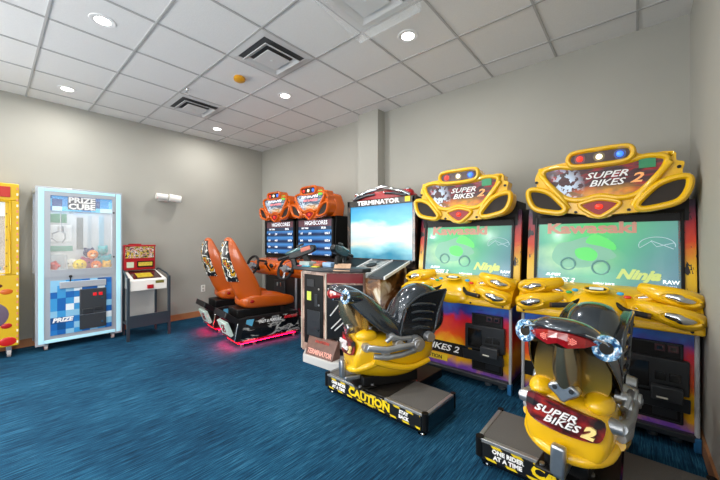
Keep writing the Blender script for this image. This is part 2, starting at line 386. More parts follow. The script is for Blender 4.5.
def marquee(t, mm, art, y=0, wing_dark=speaker, ports=True, title=None):
    """rounded plastic housing facing -Y with windows framed by rounded bands"""
    up = (0, 1, 0)
    h = obj('marquee_housing', G().prism(sm(OUT, 3), y, y+.13, 'xz'), mm, t, bevel=.03, seg=4)
    p = obj('marquee_panel', G().prism(sm(ART, 3), y-.008, y+.005, 'xz'), art, t)
    g = G()
    for path, r in ((ART, .022), (EYE, .018)):
        g.tube([(a, y-.004, b) for a, b in sm(path, 4)], r, 10, True, .026, up)
    g.tube([(a, y-.022, b) for a, b in sm(POD, 3)], .02, 10, True, .034, up)
    for s in (1, -1):
        g.tube([(s*a, y-.015, b) for a, b in sm(sc(WING, .36, 1.68, .93), 4)], .024, 10, True, .034, up)
        g.tube([(s*.40, y+.01, 1.95), (s*.39, y-.012, 1.89), (s*.33, y-.02, 1.80), (s*.25, y-.02, 1.70), (s*.2, y, 1.6)], .022, 10)
    obj('marquee_frame', g, mm, t, smooth=True)
    obj('lamp_pod_panel', G().prism(sm(sc(POD, 0, 1.985, .92), 3), y-.03, y-.012, 'xz'), mat('lamp_pod_dark', '#3a1a14', .2, coat=.5), t)
    for x, k in ((-.12, 'red'), (.002, 'white'), (.125, 'blue')):
        q = obj('bulb_bezel', G().cyl((x, y-.034, 1.985), (x, y-.02, 1.985), .036, n=24), halo[k], t, smooth=True, label=k+' lamp surround')
        obj('bulb', G().sphere((x, y-.036, 1.985), (.021, .012, .021)), glow[k], q, smooth=True, label=k+' lamp')
    for s in (1, -1):
        obj('speaker_grille', G().prism([(s*a, b) for a, b in sm(sc(WING, .36, 1.68, .88), 3)], y-.022, y-.008, 'xz'), wing_dark, t)
    q = obj('eye_lens', G().prism(sm(sc(EYE, 0, 1.605, .85), 3), y-.018, y-.004, 'xz'), mat('eye_red', '#8c0f10', .3), t, bevel=.004, label='red lens')
    obj('bulb', G().sphere((.0, y-.018, 1.606), (.025, .014, .02)), glow['red'], q, smooth=True)
    for x, z in ((-.43, 1.84), (.437, 1.85), (-.15, 1.572), (.175, 1.572)):
        obj('screw', G().cyl((x, y-.012, z), (x, y, z), .011, n=14), black, t, smooth=True)
def bike_cabinet(loc, label):
    t = thing('motorcycle_arcade_cabinet', label, 'arcade game', loc, 0, 'yellow motorcycle arcade cabinets')
    # lower body
    obj('lower_cabinet', G().box(-.505, .505, 0, .60, .075, .80), fire, t, bevel=.006, label='cabinet base with flame artwork')
    obj('base_rail', G().box(-.505, .505, -.045, .02, .055, .10).box(-.505, .505, .02, .58, .04, .08), charcoal, t, bevel=.008)
    for x, y in ((-.30, .06), (-.42, .06), (.30, .06), (.42, .06), (-.42, .5), (.42, .5)): obj('leveling_foot', G().cyl((x, y, 0), (x, y, .05), .03), steel, t, smooth=True)
    for s in (-1, 1):
        e = obj('edge_trim', G().tube([(s*.512, -.004, .76), (s*.512, -.004, .3), (s*.512, -.02, .03)], .013, 8), mat('edge_white', '#c8cace', .3, .3), t, smooth=True)
        obj('edge_foot', G().box(s*.512-.017, s*.512+.017, -.045, .0, .0, .09), mat('foot_blue', '#2b6fa6', .35), e, bevel=.004, label='blue corner foot')
    d = obj('coin_door', G().box(.17, .45, -.014, .0, .14, .665), black, t, bevel=.004)
    g = G()
    for a, b, cc, dd in ((.175, .445, .14, .152), (.175, .445, .653, .663), (.175, .183, .14, .66), (.437, .445, .14, .66)): g.box(a, b, -.02, -.012, cc, dd)
    obj('door_frame', g, mat('door_frame', '#34363a', .3, .6), d)
    for x in (.31, .375):
        obj('coin_slot', G().box(x, x+.052, -.026, -.012, .605, .65), mat('coin_bezel', '#4a2a30', .3, .3, coat=.5), d, bevel=.003, label='dark red coin slot bezel')
        obj('slot_face', G().box(x+.012, x+.04, -.029, -.024, .617, .64), blackg, d)
    q = obj('ticket_panel', G().box(.12, .475, -.05, -.012, .34, .565), mat('panel_gray', '#2b2d30', .35, .2), t, bevel=.006)
    obj('ticket_window', G().box(.15, .28, -.056, -.048, .36, .53), blackg, q, bevel=.002)
    for x in (.31, .38): obj('ticket_slot', G().box(x, x+.055, -.058, -.048, .42, .475), blackg, q, bevel=.002)
    q = obj('ticket_tray', G().add([(.12, -.05, .30), (.475, -.05, .30), (.475, -.05, .24), (.12, -.05, .24), (.12, -.11, .35), (.475, -.11, .35), (.475, -.09, .25), (.12, -.09, .25)],
        [(0, 1, 2, 3), (4, 7, 6, 5), (0, 4, 5, 1), (3, 2, 6, 7), (0, 3, 7, 4), (1, 5, 6, 2)]), mat('panel_gray', '#2b2d30'), t, bevel=.005)
    obj('ticket_dispenser', G().box(.29, .44, -.13, -.08, .31, .40), charcoal, q, bevel=.006)
    obj('lit_label', G().box(.315, .37, -.133, -.129, .327, .337), mat('paper_white', '#dcd9cc', .6), q)
    obj('bill_plate', G().box(.30, .42, -.02, -.012, .17, .225), mat('door_frame', '#34363a'), d, bevel=.003)
    obj('logo_band', G().box(-.50, .13, -.002, 0, .215, .335), black, t)
    # game logo on the left side of the lower front
    text('logo_lettering', 'BIKES 2', .085, lwhite, t, (-.14, -.005, .275), shear=.3, off=.0015, sx=1.3)
    obj('warning_sticker', G().box(-.42, -.08, -.004, 0, .14, .2), mat('sticker_yellow', '#d8b81c', .4), t)
    text('warning_lettering', 'CAUTION', .05, black, t, (-.25, -.005, .168), off=.001)
    # upper body and screen
    for s in (-1, 1):
        obj('side_panel', G().prism([(.20, .8), (.22, .95), (.31, 1.63), (.56, 1.66), (.58, .8)], s*.53, s*.505, 'yz'), black, t, bevel=.004)
    # front frame : leaning surround with artwork
    def lean(z): return .20+(z-.95)*.13
    def quad(g, x0, x1, z0, z1, o, th):
        g.add([(x0, lean(z0)+o, z0), (x1, lean(z0)+o, z0), (x1, lean(z1)+o, z1), (x0, lean(z1)+o, z1), (x0, lean(z0)+o+th, z0), (x1, lean(z0)+o+th, z0), (x1, lean(z1)+o+th, z1), (x0, lean(z1)+o+th, z1)],
              [(0, 1, 2, 3), (7, 6, 5, 4), (0, 4, 5, 1), (1, 5, 6, 2), (2, 6, 7, 3), (3, 7, 4, 0)])
        return g
    g = quad(G(), -.535, -.44, .9, 1.64, 0, .04); quad(g, .44, .535, .9, 1.64, 0, .04); quad(g, -.535, .535, 1.545, 1.64, -.001, .04)
    obj('screen_surround', g, fire, t, bevel=.004, label='screen surround with flame artwork')
    obj('monitor_housing', G().box(-.5, .5, .27, .58, .8, 1.72), black, t)
    g = quad(G(), -.475, -.455, .96, 1.57, -.012, .05); quad(g, .455, .475, .96, 1.57, -.012, .05); quad(g, -.475, .475, 1.545, 1.57, -.012, .05); quad(g, -.475, .475, .94, .965, -.012, .05)
    obj('screen_bezel', g, screenblack, t, bevel=.003)
    s_ = obj('screen', quad(G(), -.46, .46, .955, 1.55, .0, .012), scr, t)
    rx = (PI/2-math.atan(.13), 0, 0)
    def st(s, size, m, x, z, **k): text('screen_lettering', s, size, m, s_, (x, lean(z)-.002, z), rx, ext=.0004, **k)
    ered = mat('screen_red', '#b08070', .3, emit=.5); ewh = mat('screen_white', '#e8f2f4', .3, emit=.75); eyl = mat('screen_lime', '#b0c070', .3, emit=.5); egy = mat('screen_gray', '#a5bcc4', .3, emit=.5)
    st('Kawasaki', .12, ered, -.08, 1.445, off=.005, sx=1.35)
    st('Ninja', .10, eyl, .22, 1.085, shear=.4, off=.005, sx=1.15)
    st('SUPER', .03, ewh, -.33, 1.055, shear=.4, off=.001, sx=1.3); st('BIKES 2', .045, ewh, -.27, 1.015, shear=.4, off=.001, sx=1.3)
    st('NEW BIKE', .03, ewh, .02, 1.0, off=.001); st('RAW', .038, ewh, .405, 1.045, off=.001); st('THRILLS', .016, ewh, .405, 1.015, off=.0)
    g = G(); g.tube([(.33+.1*math.cos(u), lean(1.31), 1.31+.062*math.sin(u)) for u in [2*PI*i/40 for i in range(40)]], .0028, 6, True)
    g.tube([(.235, lean(1.29), 1.29), (.3, lean(1.34), 1.34), (.33, lean(1.30), 1.30), (.425, lean(1.33), 1.33)], .0028, 6)
    g.tube([(.30, lean(1.345), 1.345), (.42, lean(1.285), 1.285)], .0028, 6)
    obj('screen_emblem', g, egy, s_)
    # motorbike picture on the screen
    def sh(nm, pts, m, dz=0): obj(nm, G().add([(a, lean(b)-.0015-dz, b) for a, b in pts]+[(a, lean(b)+.002, b) for a, b in pts], [tuple(range(len(pts)))]+[(i, (i+1) % len(pts), len(pts)+(i+1) % len(pts), len(pts)+i) for i in range(len(pts))]), m, s_)
    eg = mat('screen_green', '#52c060', .3, emit=.6); ed = mat('screen_wheel', '#5c8a88', .3, emit=.42)
    sh('screen_picture', sm([(-.34, 1.20), (-.30, 1.31), (-.2, 1.34), (-.08, 1.38), (.05, 1.36), (.06, 1.28), (.1, 1.22), (.02, 1.18), (-.08, 1.13), (-.2, 1.12), (-.28, 1.13)], 3), mat('screen_bike', '#72a890', .3, emit=.45))
    sh('screen_picture', sm([(-.10, 1.33), (-.04, 1.40), (.08, 1.33), (.09, 1.27), (.0, 1.30)], 3), eg, .001)
    sh('screen_picture', sm([(-.17, 1.27), (-.08, 1.29), (-.02, 1.24), (-.05, 1.18), (-.15, 1.20)], 3), eg, .001)
    for x, z, r in ((.0, 1.13, .055), (-.22, 1.15, .05)):
        g = G().tube([(x+r*math.cos(u), lean(z)-.001, z+r*math.sin(u)) for u in [2*PI*i/24 for i in range(24)]], .008, 6, True)
        obj('screen_picture', g, ed, s_, smooth=True)  # wheel rings of the pictured bike, muted teal
    # marquee
    obj('marquee_bracket', G().box(-.3, .3, .2, .5, 1.6, 1.9), black, t, bevel=.01)
    marquee(t, yellow, mart, .10)
    text('marquee_lettering', 'SUPER', .066, lwhite, t, (.04, .086, 1.845), off=.001, shear=.35, sx=1.4)
    text('marquee_lettering', 'BIKES', .066, lwhite, t, (.04, .086, 1.785), off=.001, shear=.35, sx=1.3)
    text('marquee_lettering', '2', .095, mat('letter_orange', '#e8a060', .3, emit=.3), t, (.215, .085, 1.80), off=.002, shear=.3, sx=1.4)
    obj('marquee_sticker', G().box(.23, .32, .082, .09, 1.865, 1.94), mat('sticker_green', '#2f8a5c', .4), t, label='green square sticker')
    # dash
    prof = [(-.10, .76), (-.11, .80), (-.08, .845), (.0, .93), (.10, .985), (.20, 1.0), (.26, 1.0), (.26, .78), (.0, .76)]
    g = G(); rings = []
    for x in (-.54, -.53, -.42, -.25, 0, .25, .42, .53, .54):
        k = 1-.10*(abs(x)/.54)**4; rings.append([Vector((x, yy, .78+(zz-.78)*(k if abs(x) < .54 else .93))) for yy, zz in prof])
    g.loft(rings); obj('dashboard', g, yellow, t, bevel=.02, seg=3, label='yellow moulded dashboard')
    g = G().box(-.54, .54, -.115, .0, .755, .80); obj('dashboard_lip', g, yellow, t, bevel=.014, seg=3)
    for x in (-.48, -.2, .2, .48): obj('screw', G().cyl((x, -.119, .777), (x, -.112, .777), .009, n=12), black, t)
    for s in (-1, 1):
        for (x0, x1, z, y, tz) in ((.26, .515, .845, -.085, .0), (.27, .52, .955, .01, .0)):
            # swept shell
            g = G(); P = [(s*(x0-.03), y+.05, z+.06), (s*(x0+.05), y, z+.035), (s*(x0+.14), y-.025, z+.015), (s*(x1-.06), y-.02, z), (s*x1, y+.03, z-.005)]
            pp = crs(P, 4, False); n = len(pp); g.tube([tuple(p) for p in pp], [.034+.034*math.sin(min(1, i/(n*.55))*PI/2)*(1 if i < n-3 else .85-.15*(i-n+3)) for i in range(n)], 16)
            sh_ = obj('exhaust_shell', g, yellow, t, smooth=True, label='swept yellow exhaust shell')
            g = G(); Q = [(s*(x0+.095), y-.072, z+.028), (s*(x0+.15), y-.079, z+.018), (s*(x1-.08), y-.078, z+.006), (s*(x1-.02), y-.055, z)]
            qq = crs(Q, 4, False); n = len(qq); g.tube([tuple(p) for p in qq], [.030*math.sin(PI*(.10+.8*i/(n-1)))**.5 for i in range(n)], 14)
            obj('chrome_pipe', g, chrome, sh_, smooth=True)
            g = G(); m_ = [(s*(x0+.065+ (x1-x0-.06)*.5 + (x1-x0-.06)*.5*math.cos(u)), y-.070-.006*math.sin(u*2)*0-.0, z+.012-.012*math.cos(u)+.036*math.sin(u)) for u in [2*PI*i/28 for i in range(28)]]
            m_ = [(a, y-.052-.022*math.cos((a/s-(x0+x1)/2-.02)/.16), c_) for a, b_, c_ in m_]
            g.tube(m_, .010, 8, True); obj('shell_rim', g, yellow, sh_, smooth=True)
        for (x, z, y) in ((.215, .95, .02), (.20, .885, -.06)):
            g = G(); M = Matrix.Translation((s*(x+.05), y, z)) @ Matrix.Rotation(-s*.25, 4, 'Y') @ Matrix.Rotation(-.6, 4, 'X')
            g.tube([tuple(M @ Vector((.06*math.cos(u), 0, .022*math.sin(u)))) for u in [2*PI*i/24 for i in range(24)]], .012, 8, True)
            v_ = obj('vent_rim', g, yellow, t, smooth=True)
            obj('vent_pipe', G().sphere((0, 0, 0), (.045, .012, .014), M=M), chrome, v_, smooth=True)
    # instrument hump
    g = G(); rings = []
    for y, wd, z in ((-.14, .12, .84), (-.11, .16, .885), (-.05, .19, .935), (.0, .21, .975), (.1, .22, 1.0), (.2, .2, 1.005)):
        rings.append([Vector((wd*math.cos(u)*(1 if math.sin(u) > 0 else 1.1), y, .80+(z-.80)*max(0, math.sin(u))**.6 if math.sin(u) > 0 else .80+.05*math.sin(u))) for u in [2*PI*i/20 for i in range(20)]])
    g.loft(rings); obj('instrument_hump', g, yellow, t, smooth=True, sub=1)
    M = Matrix.Translation((-.01, -.03, .985)) @ Matrix.Rotation(.42, 4, 'X')
    q = obj('gauge_rim', G().tube([tuple(M @ Vector((.075*math.cos(u), .04*math.sin(u), 0))) for u in [2*PI*i/28 for i in range(28)]], .009, 8, True), yellow, t, smooth=True)
    g = G(); g.sphere((0, 0, 0), (.07, .036, .006), M=M); obj('gauge_face', g, blackg, q, smooth=True)
    obj('gauge_display', G().box(-.04, .045, -.015, .012, .005, .01, M=M), mat('gauge_lcd', '#cfd8d6', .3, emit=.3), q)
    for x, cc in ((-.14, '#2f9ac8'), (.13, '#2f9ac8'), (-.18, '#3a9a50'), (.17, '#c83020')):
        obj('start_button', G().sphere((x, -.02, .965 if abs(x) < .15 else .945), (.022, .016, .012)), mat('button'+cc, cc, .25, emit=.25), t, smooth=True)
    for s in (-1, 1):
        h = obj('handlebar', G().tube([(s*.10, -.04, .90), (s*.14, -.10, .875), (s*.175, -.125, .862)], .016, 12), black, t, smooth=True)
        obj('grip', G().cyl((s*.165, -.125, .863), (s*.275, -.14, .85), .019), rubber, h, smooth=True)
        obj('bar_end', G().cyl((s*.275, -.14, .85), (s*.29, -.142, .849), .02), mat('brown_cap', '#5a4022', .4, .5), h, smooth=True)
    return t
bike_cabinet((-.215, 2.97, 0), 'yellow motorcycle arcade cabinet at the right end of the row, beside the right wall')
bike_cabinet((-1.345, 2.99, 0), 'yellow motorcycle arcade cabinet in the middle of the row, beside the dark shooting game')

def caution_art():
    a = N('caution_art', 0.4)
    st = a.math('FRACT', a.math('MULTIPLY', a.math('ADD', a.x, a.math('MULTIPLY', a.z, 1.0)), 9))
    edge = a.math('ADD', a.math('LESS_THAN', a.z, .072), a.math('GREATER_THAN', a.z, .138))
    f = a.math('MULTIPLY', a.math('MULTIPLY', a.math('GREATER_THAN', st, .5), edge), a.band(a.x, -.47, .47))
    return a.done(a.mix(a.math('MINIMUM', f, 1.0), '#101012', '#dcc018'))
caution = caution_art()
def platform(loc, rz, label):
    t = thing('rider_platform', label, 'rider platform', loc, rz, 'black rider platforms with caution stripes')
    H = .165; ch = .035
    P = [(-.515+ch, -.215), (.515-ch, -.215), (.515, -.215+ch), (.515, .22), (-.515, .22), (-.515, -.215+ch)]
    obj('platform_box', G().prism(P, .035, H-.012, 'xy'), blackg, t, bevel=.004)
    obj('caution_panel', G().box(-.475, .475, -.2185, -.21, .058, .150), caution, t, label='black and yellow caution panel')
    obj('front_arm', G().box(-.16, .16, .22, .66, .05, .13), black, t, bevel=.006)
    for s in (-1, 1):
        q = obj('tread_plate', G().box(s*.33-.165, s*.33+.165, -.19, .20, H-.012, H), tread, t, label='speckled grey tread plate')
        g = G().box(s*.33-.172, s*.33+.172, -.215, -.185, H-.014, H+.004).box(s*.5-.012, s*.5+.012, -.2, .21, H-.014, H+.004)
        obj('tread_trim', g, alum, q, bevel=.002)
        obj('corner_cap', G().cyl((s*.497, -.197, .06), (s*.497, -.197, H+.008), .024), black, t, smooth=True)
        obj('corner_cap', G().cyl((s*.5, .205, .06), (s*.5, .205, H+.008), .02), black, t, smooth=True)
        for y in (-.17, .18):
            obj('leveling_foot', G().cyl((s*.46, y, 0), (s*.46, y, .012), .032).cyl((s*.46, y, .012), (s*.46, y, .04), .014), chrome, t, smooth=True)
    obj('center_plate', G().box(-.155, .155, -.19, .21, H-.014, H-.004), mat('plate_dark', '#35322f', .5, .4), t)
    obj('red_stripe', G().box(.165, .17, .205, .218, H-.004, H), lred, t)
    text('caution_lettering', 'CAUTION', .082, lyellow, t, (0, -.2195, .108), off=.0035, sx=1.15)
    text('caution_lettering', 'MOVING PARTS', .016, lyellow, t, (.02, -.2195, .07), off=.0006)
    text('rider_lettering', 'ONE RIDER', .033, lwhite, t, (-.335, -.2195, .122), off=.0015); text('rider_lettering', 'AT A TIME', .033, lwhite, t, (-.335, -.2195, .088), off=.0015)
    text('rider_lettering', 'STAY', .033, lwhite, t, (.335, -.2195, .122), off=.0015); text('rider_lettering', 'BACK', .033, lwhite, t, (.335, -.2195, .088), off=.0015)
platform((-.215, 2.13, 0), 0, 'black rider platform with grey treads under the yellow motorcycle on the right')
platform((-1.575, 2.15, 0), math.radians(-2), 'black rider platform reading CAUTION under the motorcycle in the middle')

# ------------------------------------------------------------------ ride-on motorcycles
def lamp_art():
    a = N('ring_lamp', 0.15, emit=0.22, coat=1)
    return a.done(a.ramp(a.noise(60), [(.40, '#1d3c66'), (.53, '#6fa8d0'), (.66, '#ffffff')]))
ringlamp = lamp_art()
def decal_art():
    a = N('bike_decal', 0.3)
    c = a.ramp(a.noise(9, a.vec(1, 1, 2.2), 4, .5), [(.40, '#120c10'), (.55, '#7a1218'), (.66, '#b02a14')])
    return a.done(c)
decal = decal_art()
def under_reflection():
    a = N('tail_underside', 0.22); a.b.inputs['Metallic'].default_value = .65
    return a.done(a.ramp(a.z, [(.42, '#d0a428'), (.60, '#86683a'), (.74, '#2a241e')]))  # reflection painted into the colour, yellow below to dark above
def motorcycle(loc, rz, roll, label):
    t = thing('ride_on_motorcycle', label, 'arcade motorcycle', loc, rz, 'yellow ride-on arcade motorcycles')
    t.rotation_euler = (0, roll, rz); t.scale = (.97, 1.08, 1)
    Z = lambda z: z-.165       # local origin on the platform top
    # lower yellow fairing
    def shell(y, w, z0, z1, fl=0, n=24, e=.62):
        cz = (z0+z1)/2; h = (z1-z0)/2; r = []
        for i in range(n):
            u = 2*PI*i/n; c, s = math.cos(u), math.sin(u)
            ww = w*(1 if s >= 0 else (1-.28*abs(s)))
            r.append(Vector((ww*math.copysign(abs(c)**e, c), y+fl*(s), Z(cz+h*math.copysign(abs(s)**e, s)))))
        return r
    g = G().loft([shell(-.335, .10, .33, .40), shell(-.33, .165, .285, .47), shell(-.30, .19, .27, .575), shell(-.22, .20, .25, .60), shell(-.1, .20, .215, .575), shell(.02, .195, .205, .55),
                  shell(.14, .19, .21, .55), shell(.26, .175, .26, .58), shell(.34, .13, .33, .57), shell(.37, .06, .38, .52)])
    obj('lower_fairing', g, yellow2, t, sub=1, label='yellow lower fairing')
    # bumper ridge and side strakes
    g = G()
    g.tube(crs([(-.19, -.17, Z(.38)), (-.17, -.26, Z(.35)), (-.10, -.315, Z(.325)), (0, -.33, Z(.315)), (.10, -.315, Z(.325)), (.17, -.26, Z(.35)), (.19, -.17, Z(.38))], 4, False), .028, 12)
    for s in (-1, 1): g.tube(crs([(s*.20, -.2, Z(.40)), (s*.205, -.05, Z(.34)), (s*.20, .1, Z(.31)), (s*.18, .26, Z(.34))], 4, False), [.03-.0008*i for i in range(13)], 10)
    obj('bumper_ridge', g, yellow2, t, smooth=True)
    # rear shoulders
    for s in (-1, 1):
        obj('rear_shoulder', G().sphere((s*.125, -.225, Z(.575)), (.065, .085, .05)), yellow2, t, smooth=True)
    # decal plate
    M = Matrix.Translation((0, -.357, Z(.50))) @ Matrix.Rotation(-.10, 4, 'X')
    P = sm([(-.165, .065), (-.10, .075), (0, .06), (.10, .05), (.165, .04), (.16, -.035), (.12, -.06), (0, -.065), (-.12, -.055), (-.165, -.02)], 3)
    vs = [tuple(M @ Vector((a, -.0-.0+abs(a)**2*.9, b))) for a, b in P]+[tuple(M @ Vector((a, .03, b))) for a, b in P]; n = len(P)
    q = obj('decal_plate', G().add(vs, [tuple(range(n))]+[(i, (i+1) % n, n+(i+1) % n, n+i) for i in range(n)]), decal, t, label='black and red logo plate')
    text('logo_lettering', 'SUPER', .044, lwhite, q, (-.03, -.363, Z(.520)), (PI/2-.1, 0, 0), off=.0006, shear=.35, sx=1.5, ext=.004)
    text('logo_lettering', 'BIKES', .046, lwhite, q, (-.005, -.357, Z(.478)), (PI/2-.1, 0, 0), off=.0006, shear=.35, sx=1.35, ext=.004)
    text('logo_lettering', '2', .07, mat('letter_gold', '#f2d88a', .3), q, (.105, -.352, Z(.477)), (PI/2-.1, 0, 0), off=.004, shear=.3, sx=1.3, ext=.006)
    # underseat column and latch
    obj('seat_post', G().loft([G.ring((0, -.25, Z(.60)), (0, -.25, 1), .075, 24, r2=.055), G.ring((0, -.31, Z(.75)), (0, -.2, 1), .085, 24, r2=.06), G.ring((0, -.34, Z(.86)), (0, -.2, 1), .06, 24, r2=.05)]),
        mat('smoked_chrome', '#94886e', .2, .85), t, smooth=True)
    obj('latch_bracket', G().prism(sm([(-.07, .635), (-.03, .665), (.03, .665), (.07, .635), (.03, .60), (0, .575), (-.03, .60)], 3) and [(a, Z(b)) for a, b in sm([(-.07, .635), (-.03, .665), (.03, .665), (.07, .635), (.03, .60), (0, .575), (-.03, .60)], 3)], -.35, -.30, 'xz'), steel, t, bevel=.008)
    for s in (-1, 1): obj('bolt', G().cyl((s*.035, -.355, Z(.64)), (s*.035, -.345, Z(.64)), .011, n=12), charcoal, t, smooth=True)
    g = G().tube([(0, -.345, Z(.37)), (0, -.392, Z(.36)), (0, -.402, Z(.31)), (0, -.39, Z(.25)), (0, -.33, Z(.2))], .032, 12, r2=.012, up=(1, 0, 0))
    obj('pivot_arm', G().box(-.032, .032, -.40, -.36, Z(.245), Z(.385)).box(-.026, .026, -.37, -.15, Z(.215), Z(.255)), steel, t, bevel=.012, seg=3)
    # tail hump: hollow arched shell, rising to the rear
    n = 21
    def arch(y, w, zt, zb, th, e=.75):
        out = []; inn = []
        for i in range(n):
            u = PI*i/(n-1); c, s = math.cos(u), math.sin(u)
            out.append(Vector((w*math.copysign(abs(c)**e, c), y+.06*(1-s)*1.0, Z(zb+(zt-zb)*s**e))))
            inn.append(Vector(((w-th)*math.copysign(abs(c)**e, c), y+.06*(1-s), Z(zb+(zt-zb-th)*s**e))))
        return out, inn
    secs = [(-.465, .09, .95, .915), (-.455, .14, .975, .88), (-.40, .17, .99, .82), (-.32, .195, .975, .725), (-.22, .21, .92, .625), (-.12, .195, .84, .56), (-.02, .165, .75, .52), (.06, .14, .64, .50), (.14, .135, .66, .50)]
    g = G(); O = [arch(*a, .014) for a in secs]
    m = len(O); vs = [tuple(p) for o_, _ in O for p in o_]+[tuple(p) for _, i_ in O for p in i_]; fs = []; K = m*n
    for j in range(m-1):
        for i in range(n-1):
            a = j*n+i; fs += [(a, a+1, a+n+1, a+n), (K+a, K+a+n, K+a+n+1, K+a+1)]
    for j in range(m-1):
        for i in (0, n-1): a = j*n+i; fs.append((a, a+n, K+a+n, K+a))
    for i in range(n-1):
        a = i; fs.append((a, K+a, K+a+1, a+1)); a = (m-1)*n+i; fs.append((a, a+1, K+a+1, K+a))
    g.add(vs, fs)
    obj('tail_shell', g, bikedark, t, smooth=True, sub=1, label='dark arched tail shell')
    # inner lining of the hollow tail
    g = G(); O = [arch(a[0]+.012, a[1]-.02, a[2]-.02, a[3]+.01, .006) for a in secs[1:6]]; vs = []; fs = []
    for o_, i_ in O: vs += [tuple(p) for p in o_]+[tuple(p) for p in i_]
    for j in range(4):
        for i in range(n-1):
            a = j*2*n+i; fs += [(a, a+1, a+2*n+1, a+2*n), (a+n, a+3*n, a+3*n+1, a+n+1)]
    obj('tail_lining', G().add(vs, fs), _M.get('tail_underside') or under_reflection(), t, smooth=True)
    back = G().prism([(a, Z(b)) for a, b in sm([(-.17, .70), (-.13, .86), (0, .90), (.13, .86), (.17, .70), (.14, .60), (0, .58), (-.14, .60)], 3)], -.235, -.222, 'xz')
    obj('tail_bulkhead', back, _M['tail_underside'], t)
    # tail light
    g = G(); sec = []
    for x, z0, z1, y in ((-.14, .895, .905, -.395), (-.10, .880, .93, -.440), (-.04, .868, .945, -.468), (0, .885, .945, -.476), (.04, .868, .945, -.468), (.10, .880, .93, -.440), (.14, .895, .905, -.395)):
        sec.append([Vector((x, y+.05, Z(z0))), Vector((x, y, Z(z0+.006))), Vector((x, y-.004, Z((z0+z1)/2))), Vector((x, y, Z(z1-.006))), Vector((x, y+.05, Z(z1)))])
    g.loft(sec); q = obj('tail_light', g, redlamp, t, label='red tail light')
    for s in (-1, 1):
        g = G()
        for i in range(5):
            for j in range(5):
                a = (i-2)*.0085; b = (j-2)*.0085
                if abs(a)+abs(b) < .026: g.sphere((s*.05+(a+b)*.8, -.469+abs(a+b)*.2, Z(.908)+(a-b)*.5), .0032, 6, 4)
        obj('light_diodes', g, mat('diode', '#e8887c', .3, emit=.5), q)
    # ring lamps at the ends of the exhausts
    for s in (-1, 1):
        c = Vector((s*.165, -.385, Z(.89))); d = Vector((s*.35, -1, .12)).normalized()
        e = obj('exhaust', G().loft([G.ring(c, d, .052, 24), G.ring(c-d*.1, d, .055, 24), G.ring(c-d*.24+Vector((-s*.03, 0, -.08)), d, .03, 24)]), mat('smoke_metal', '#56626c', .18, .8), t, smooth=True)
        g = G().loft([G.ring(c+d*.0, d, .054, 28), G.ring(c+d*.010, d, .054, 28), G.ring(c+d*.014, d, .046, 28), G.ring(c+d*.004, d, .026, 28)])
        obj('ring_lamp', g, ringlamp, e, smooth=True, label='round white and blue ring lamp')
        obj('lamp_center', G().cyl(c+d*.002, c+d*.008, .026), blackg, e, smooth=True)
    # silver side stripe
    for s in (-1, 1): obj('side_stripe', G().tube([(s*.10, -.452, Z(.945)), (s*.165, -.40, Z(.915)), (s*.205, -.34, Z(.86))], .005, 6), chrome, t)
    # tank
    def ov(y, w, z0, z1, e=.8, n=24):
        cz = (z0+z1)/2; h = (z1-z0)/2
        return [Vector((w*math.copysign(abs(math.cos(u))**e, math.cos(u)), y, Z(cz+h*math.copysign(abs(math.sin(u))**e, math.sin(u))))) for u in [2*PI*i/n for i in range(n)]]
    g = G().loft([ov(.02, .06, .58, .66), ov(.05, .10, .55, .74), ov(.09, .125, .52, .84), ov(.15, .15, .50, .925), ov(.23, .165, .50, .965), ov(.32, .165, .50, .965), ov(.40, .15, .52, .93), ov(.46, .12, .55, .88), ov(.49, .06, .62, .80)])
    obj('fuel_tank', g, bikedark, t, sub=1, label='glossy dark fuel tank')
    for s in (-1, 1):
        # knee panel with wing-shaped rim and ribs
        W = [(.04, .54), (.06, .66), (.10, .77), (.18, .84), (.29, .88), (.44, .90), (.45, .88), (.38, .72), (.33, .56), (.26, .50), (.12, .49)]
        Wp = [(a, Z(b)) for a, b in sm(W, 3)]
        k = obj('knee_panel', G().prism(Wp, s*.12, s*.166, 'yz'), mat('panel_dark', '#171c22', .25, .3, coat=.6), t, bevel=.008)
        obj('panel_rim', G().tube([(s*.166, a, b) for a, b in Wp], .010, 8, True), bikedark, k, smooth=True)
        for i in range(4):
            z = .60+.062*i; obj('panel_rib', G().tube([(s*.155, .14, Z(z)), (s*.166, .19, Z(z+.012)), (s*.166, .25+.02*i, Z(z+.002)), (s*.155, .29+.02*i, Z(z-.01))], .014, 10), bikedark, k, smooth=True)
    # silver engine castings on both sides
    for s in (-1, 1):
        g = G()
        def B(p0, p1, r, r1=None): g.cyl((s*p0[0], p0[1], Z(p0[2])), (s*p1[0], p1[1], Z(p1[2])), r, r1, 16)
        B((.16, -.25, .50), (.225, -.25, .50), .036, .030); B((.17, -.11, .455), (.235, -.11, .455), .036, .03); B((.17, .0, .50), (.23, .0, .50), .040, .034)
        B((.17, .15, .485), (.235, .15, .485), .068, .056); B((.235, .15, .485), (.252, .15, .485), .040, .036); B((.252, .15, .485), (.258, .15, .485), .018, .016)
        B((.17, .27, .525), (.22, .27, .525), .045, .036); B((.16, -.05, .56), (.215, -.05, .56), .034, .028)
        g.tube([(s*.215, -.25, Z(.50)), (s*.225, -.11, Z(.47)), (s*.225, .0, Z(.48)), (s*.22, .15, Z(.485))], .026, 10)
        g.tube([(s*.21, -.20, Z(.43)), (s*.225, -.11, Z(.415)), (s*.22, .02, Z(.42)), (s*.215, .13, Z(.44))], .022, 10)
        g.tube([(s*.205, -.10, Z(.53)), (s*.215, -.05, Z(.565)), (s*.21, .02, Z(.54)), (s*.21, .10, Z(.54))], .018, 10)
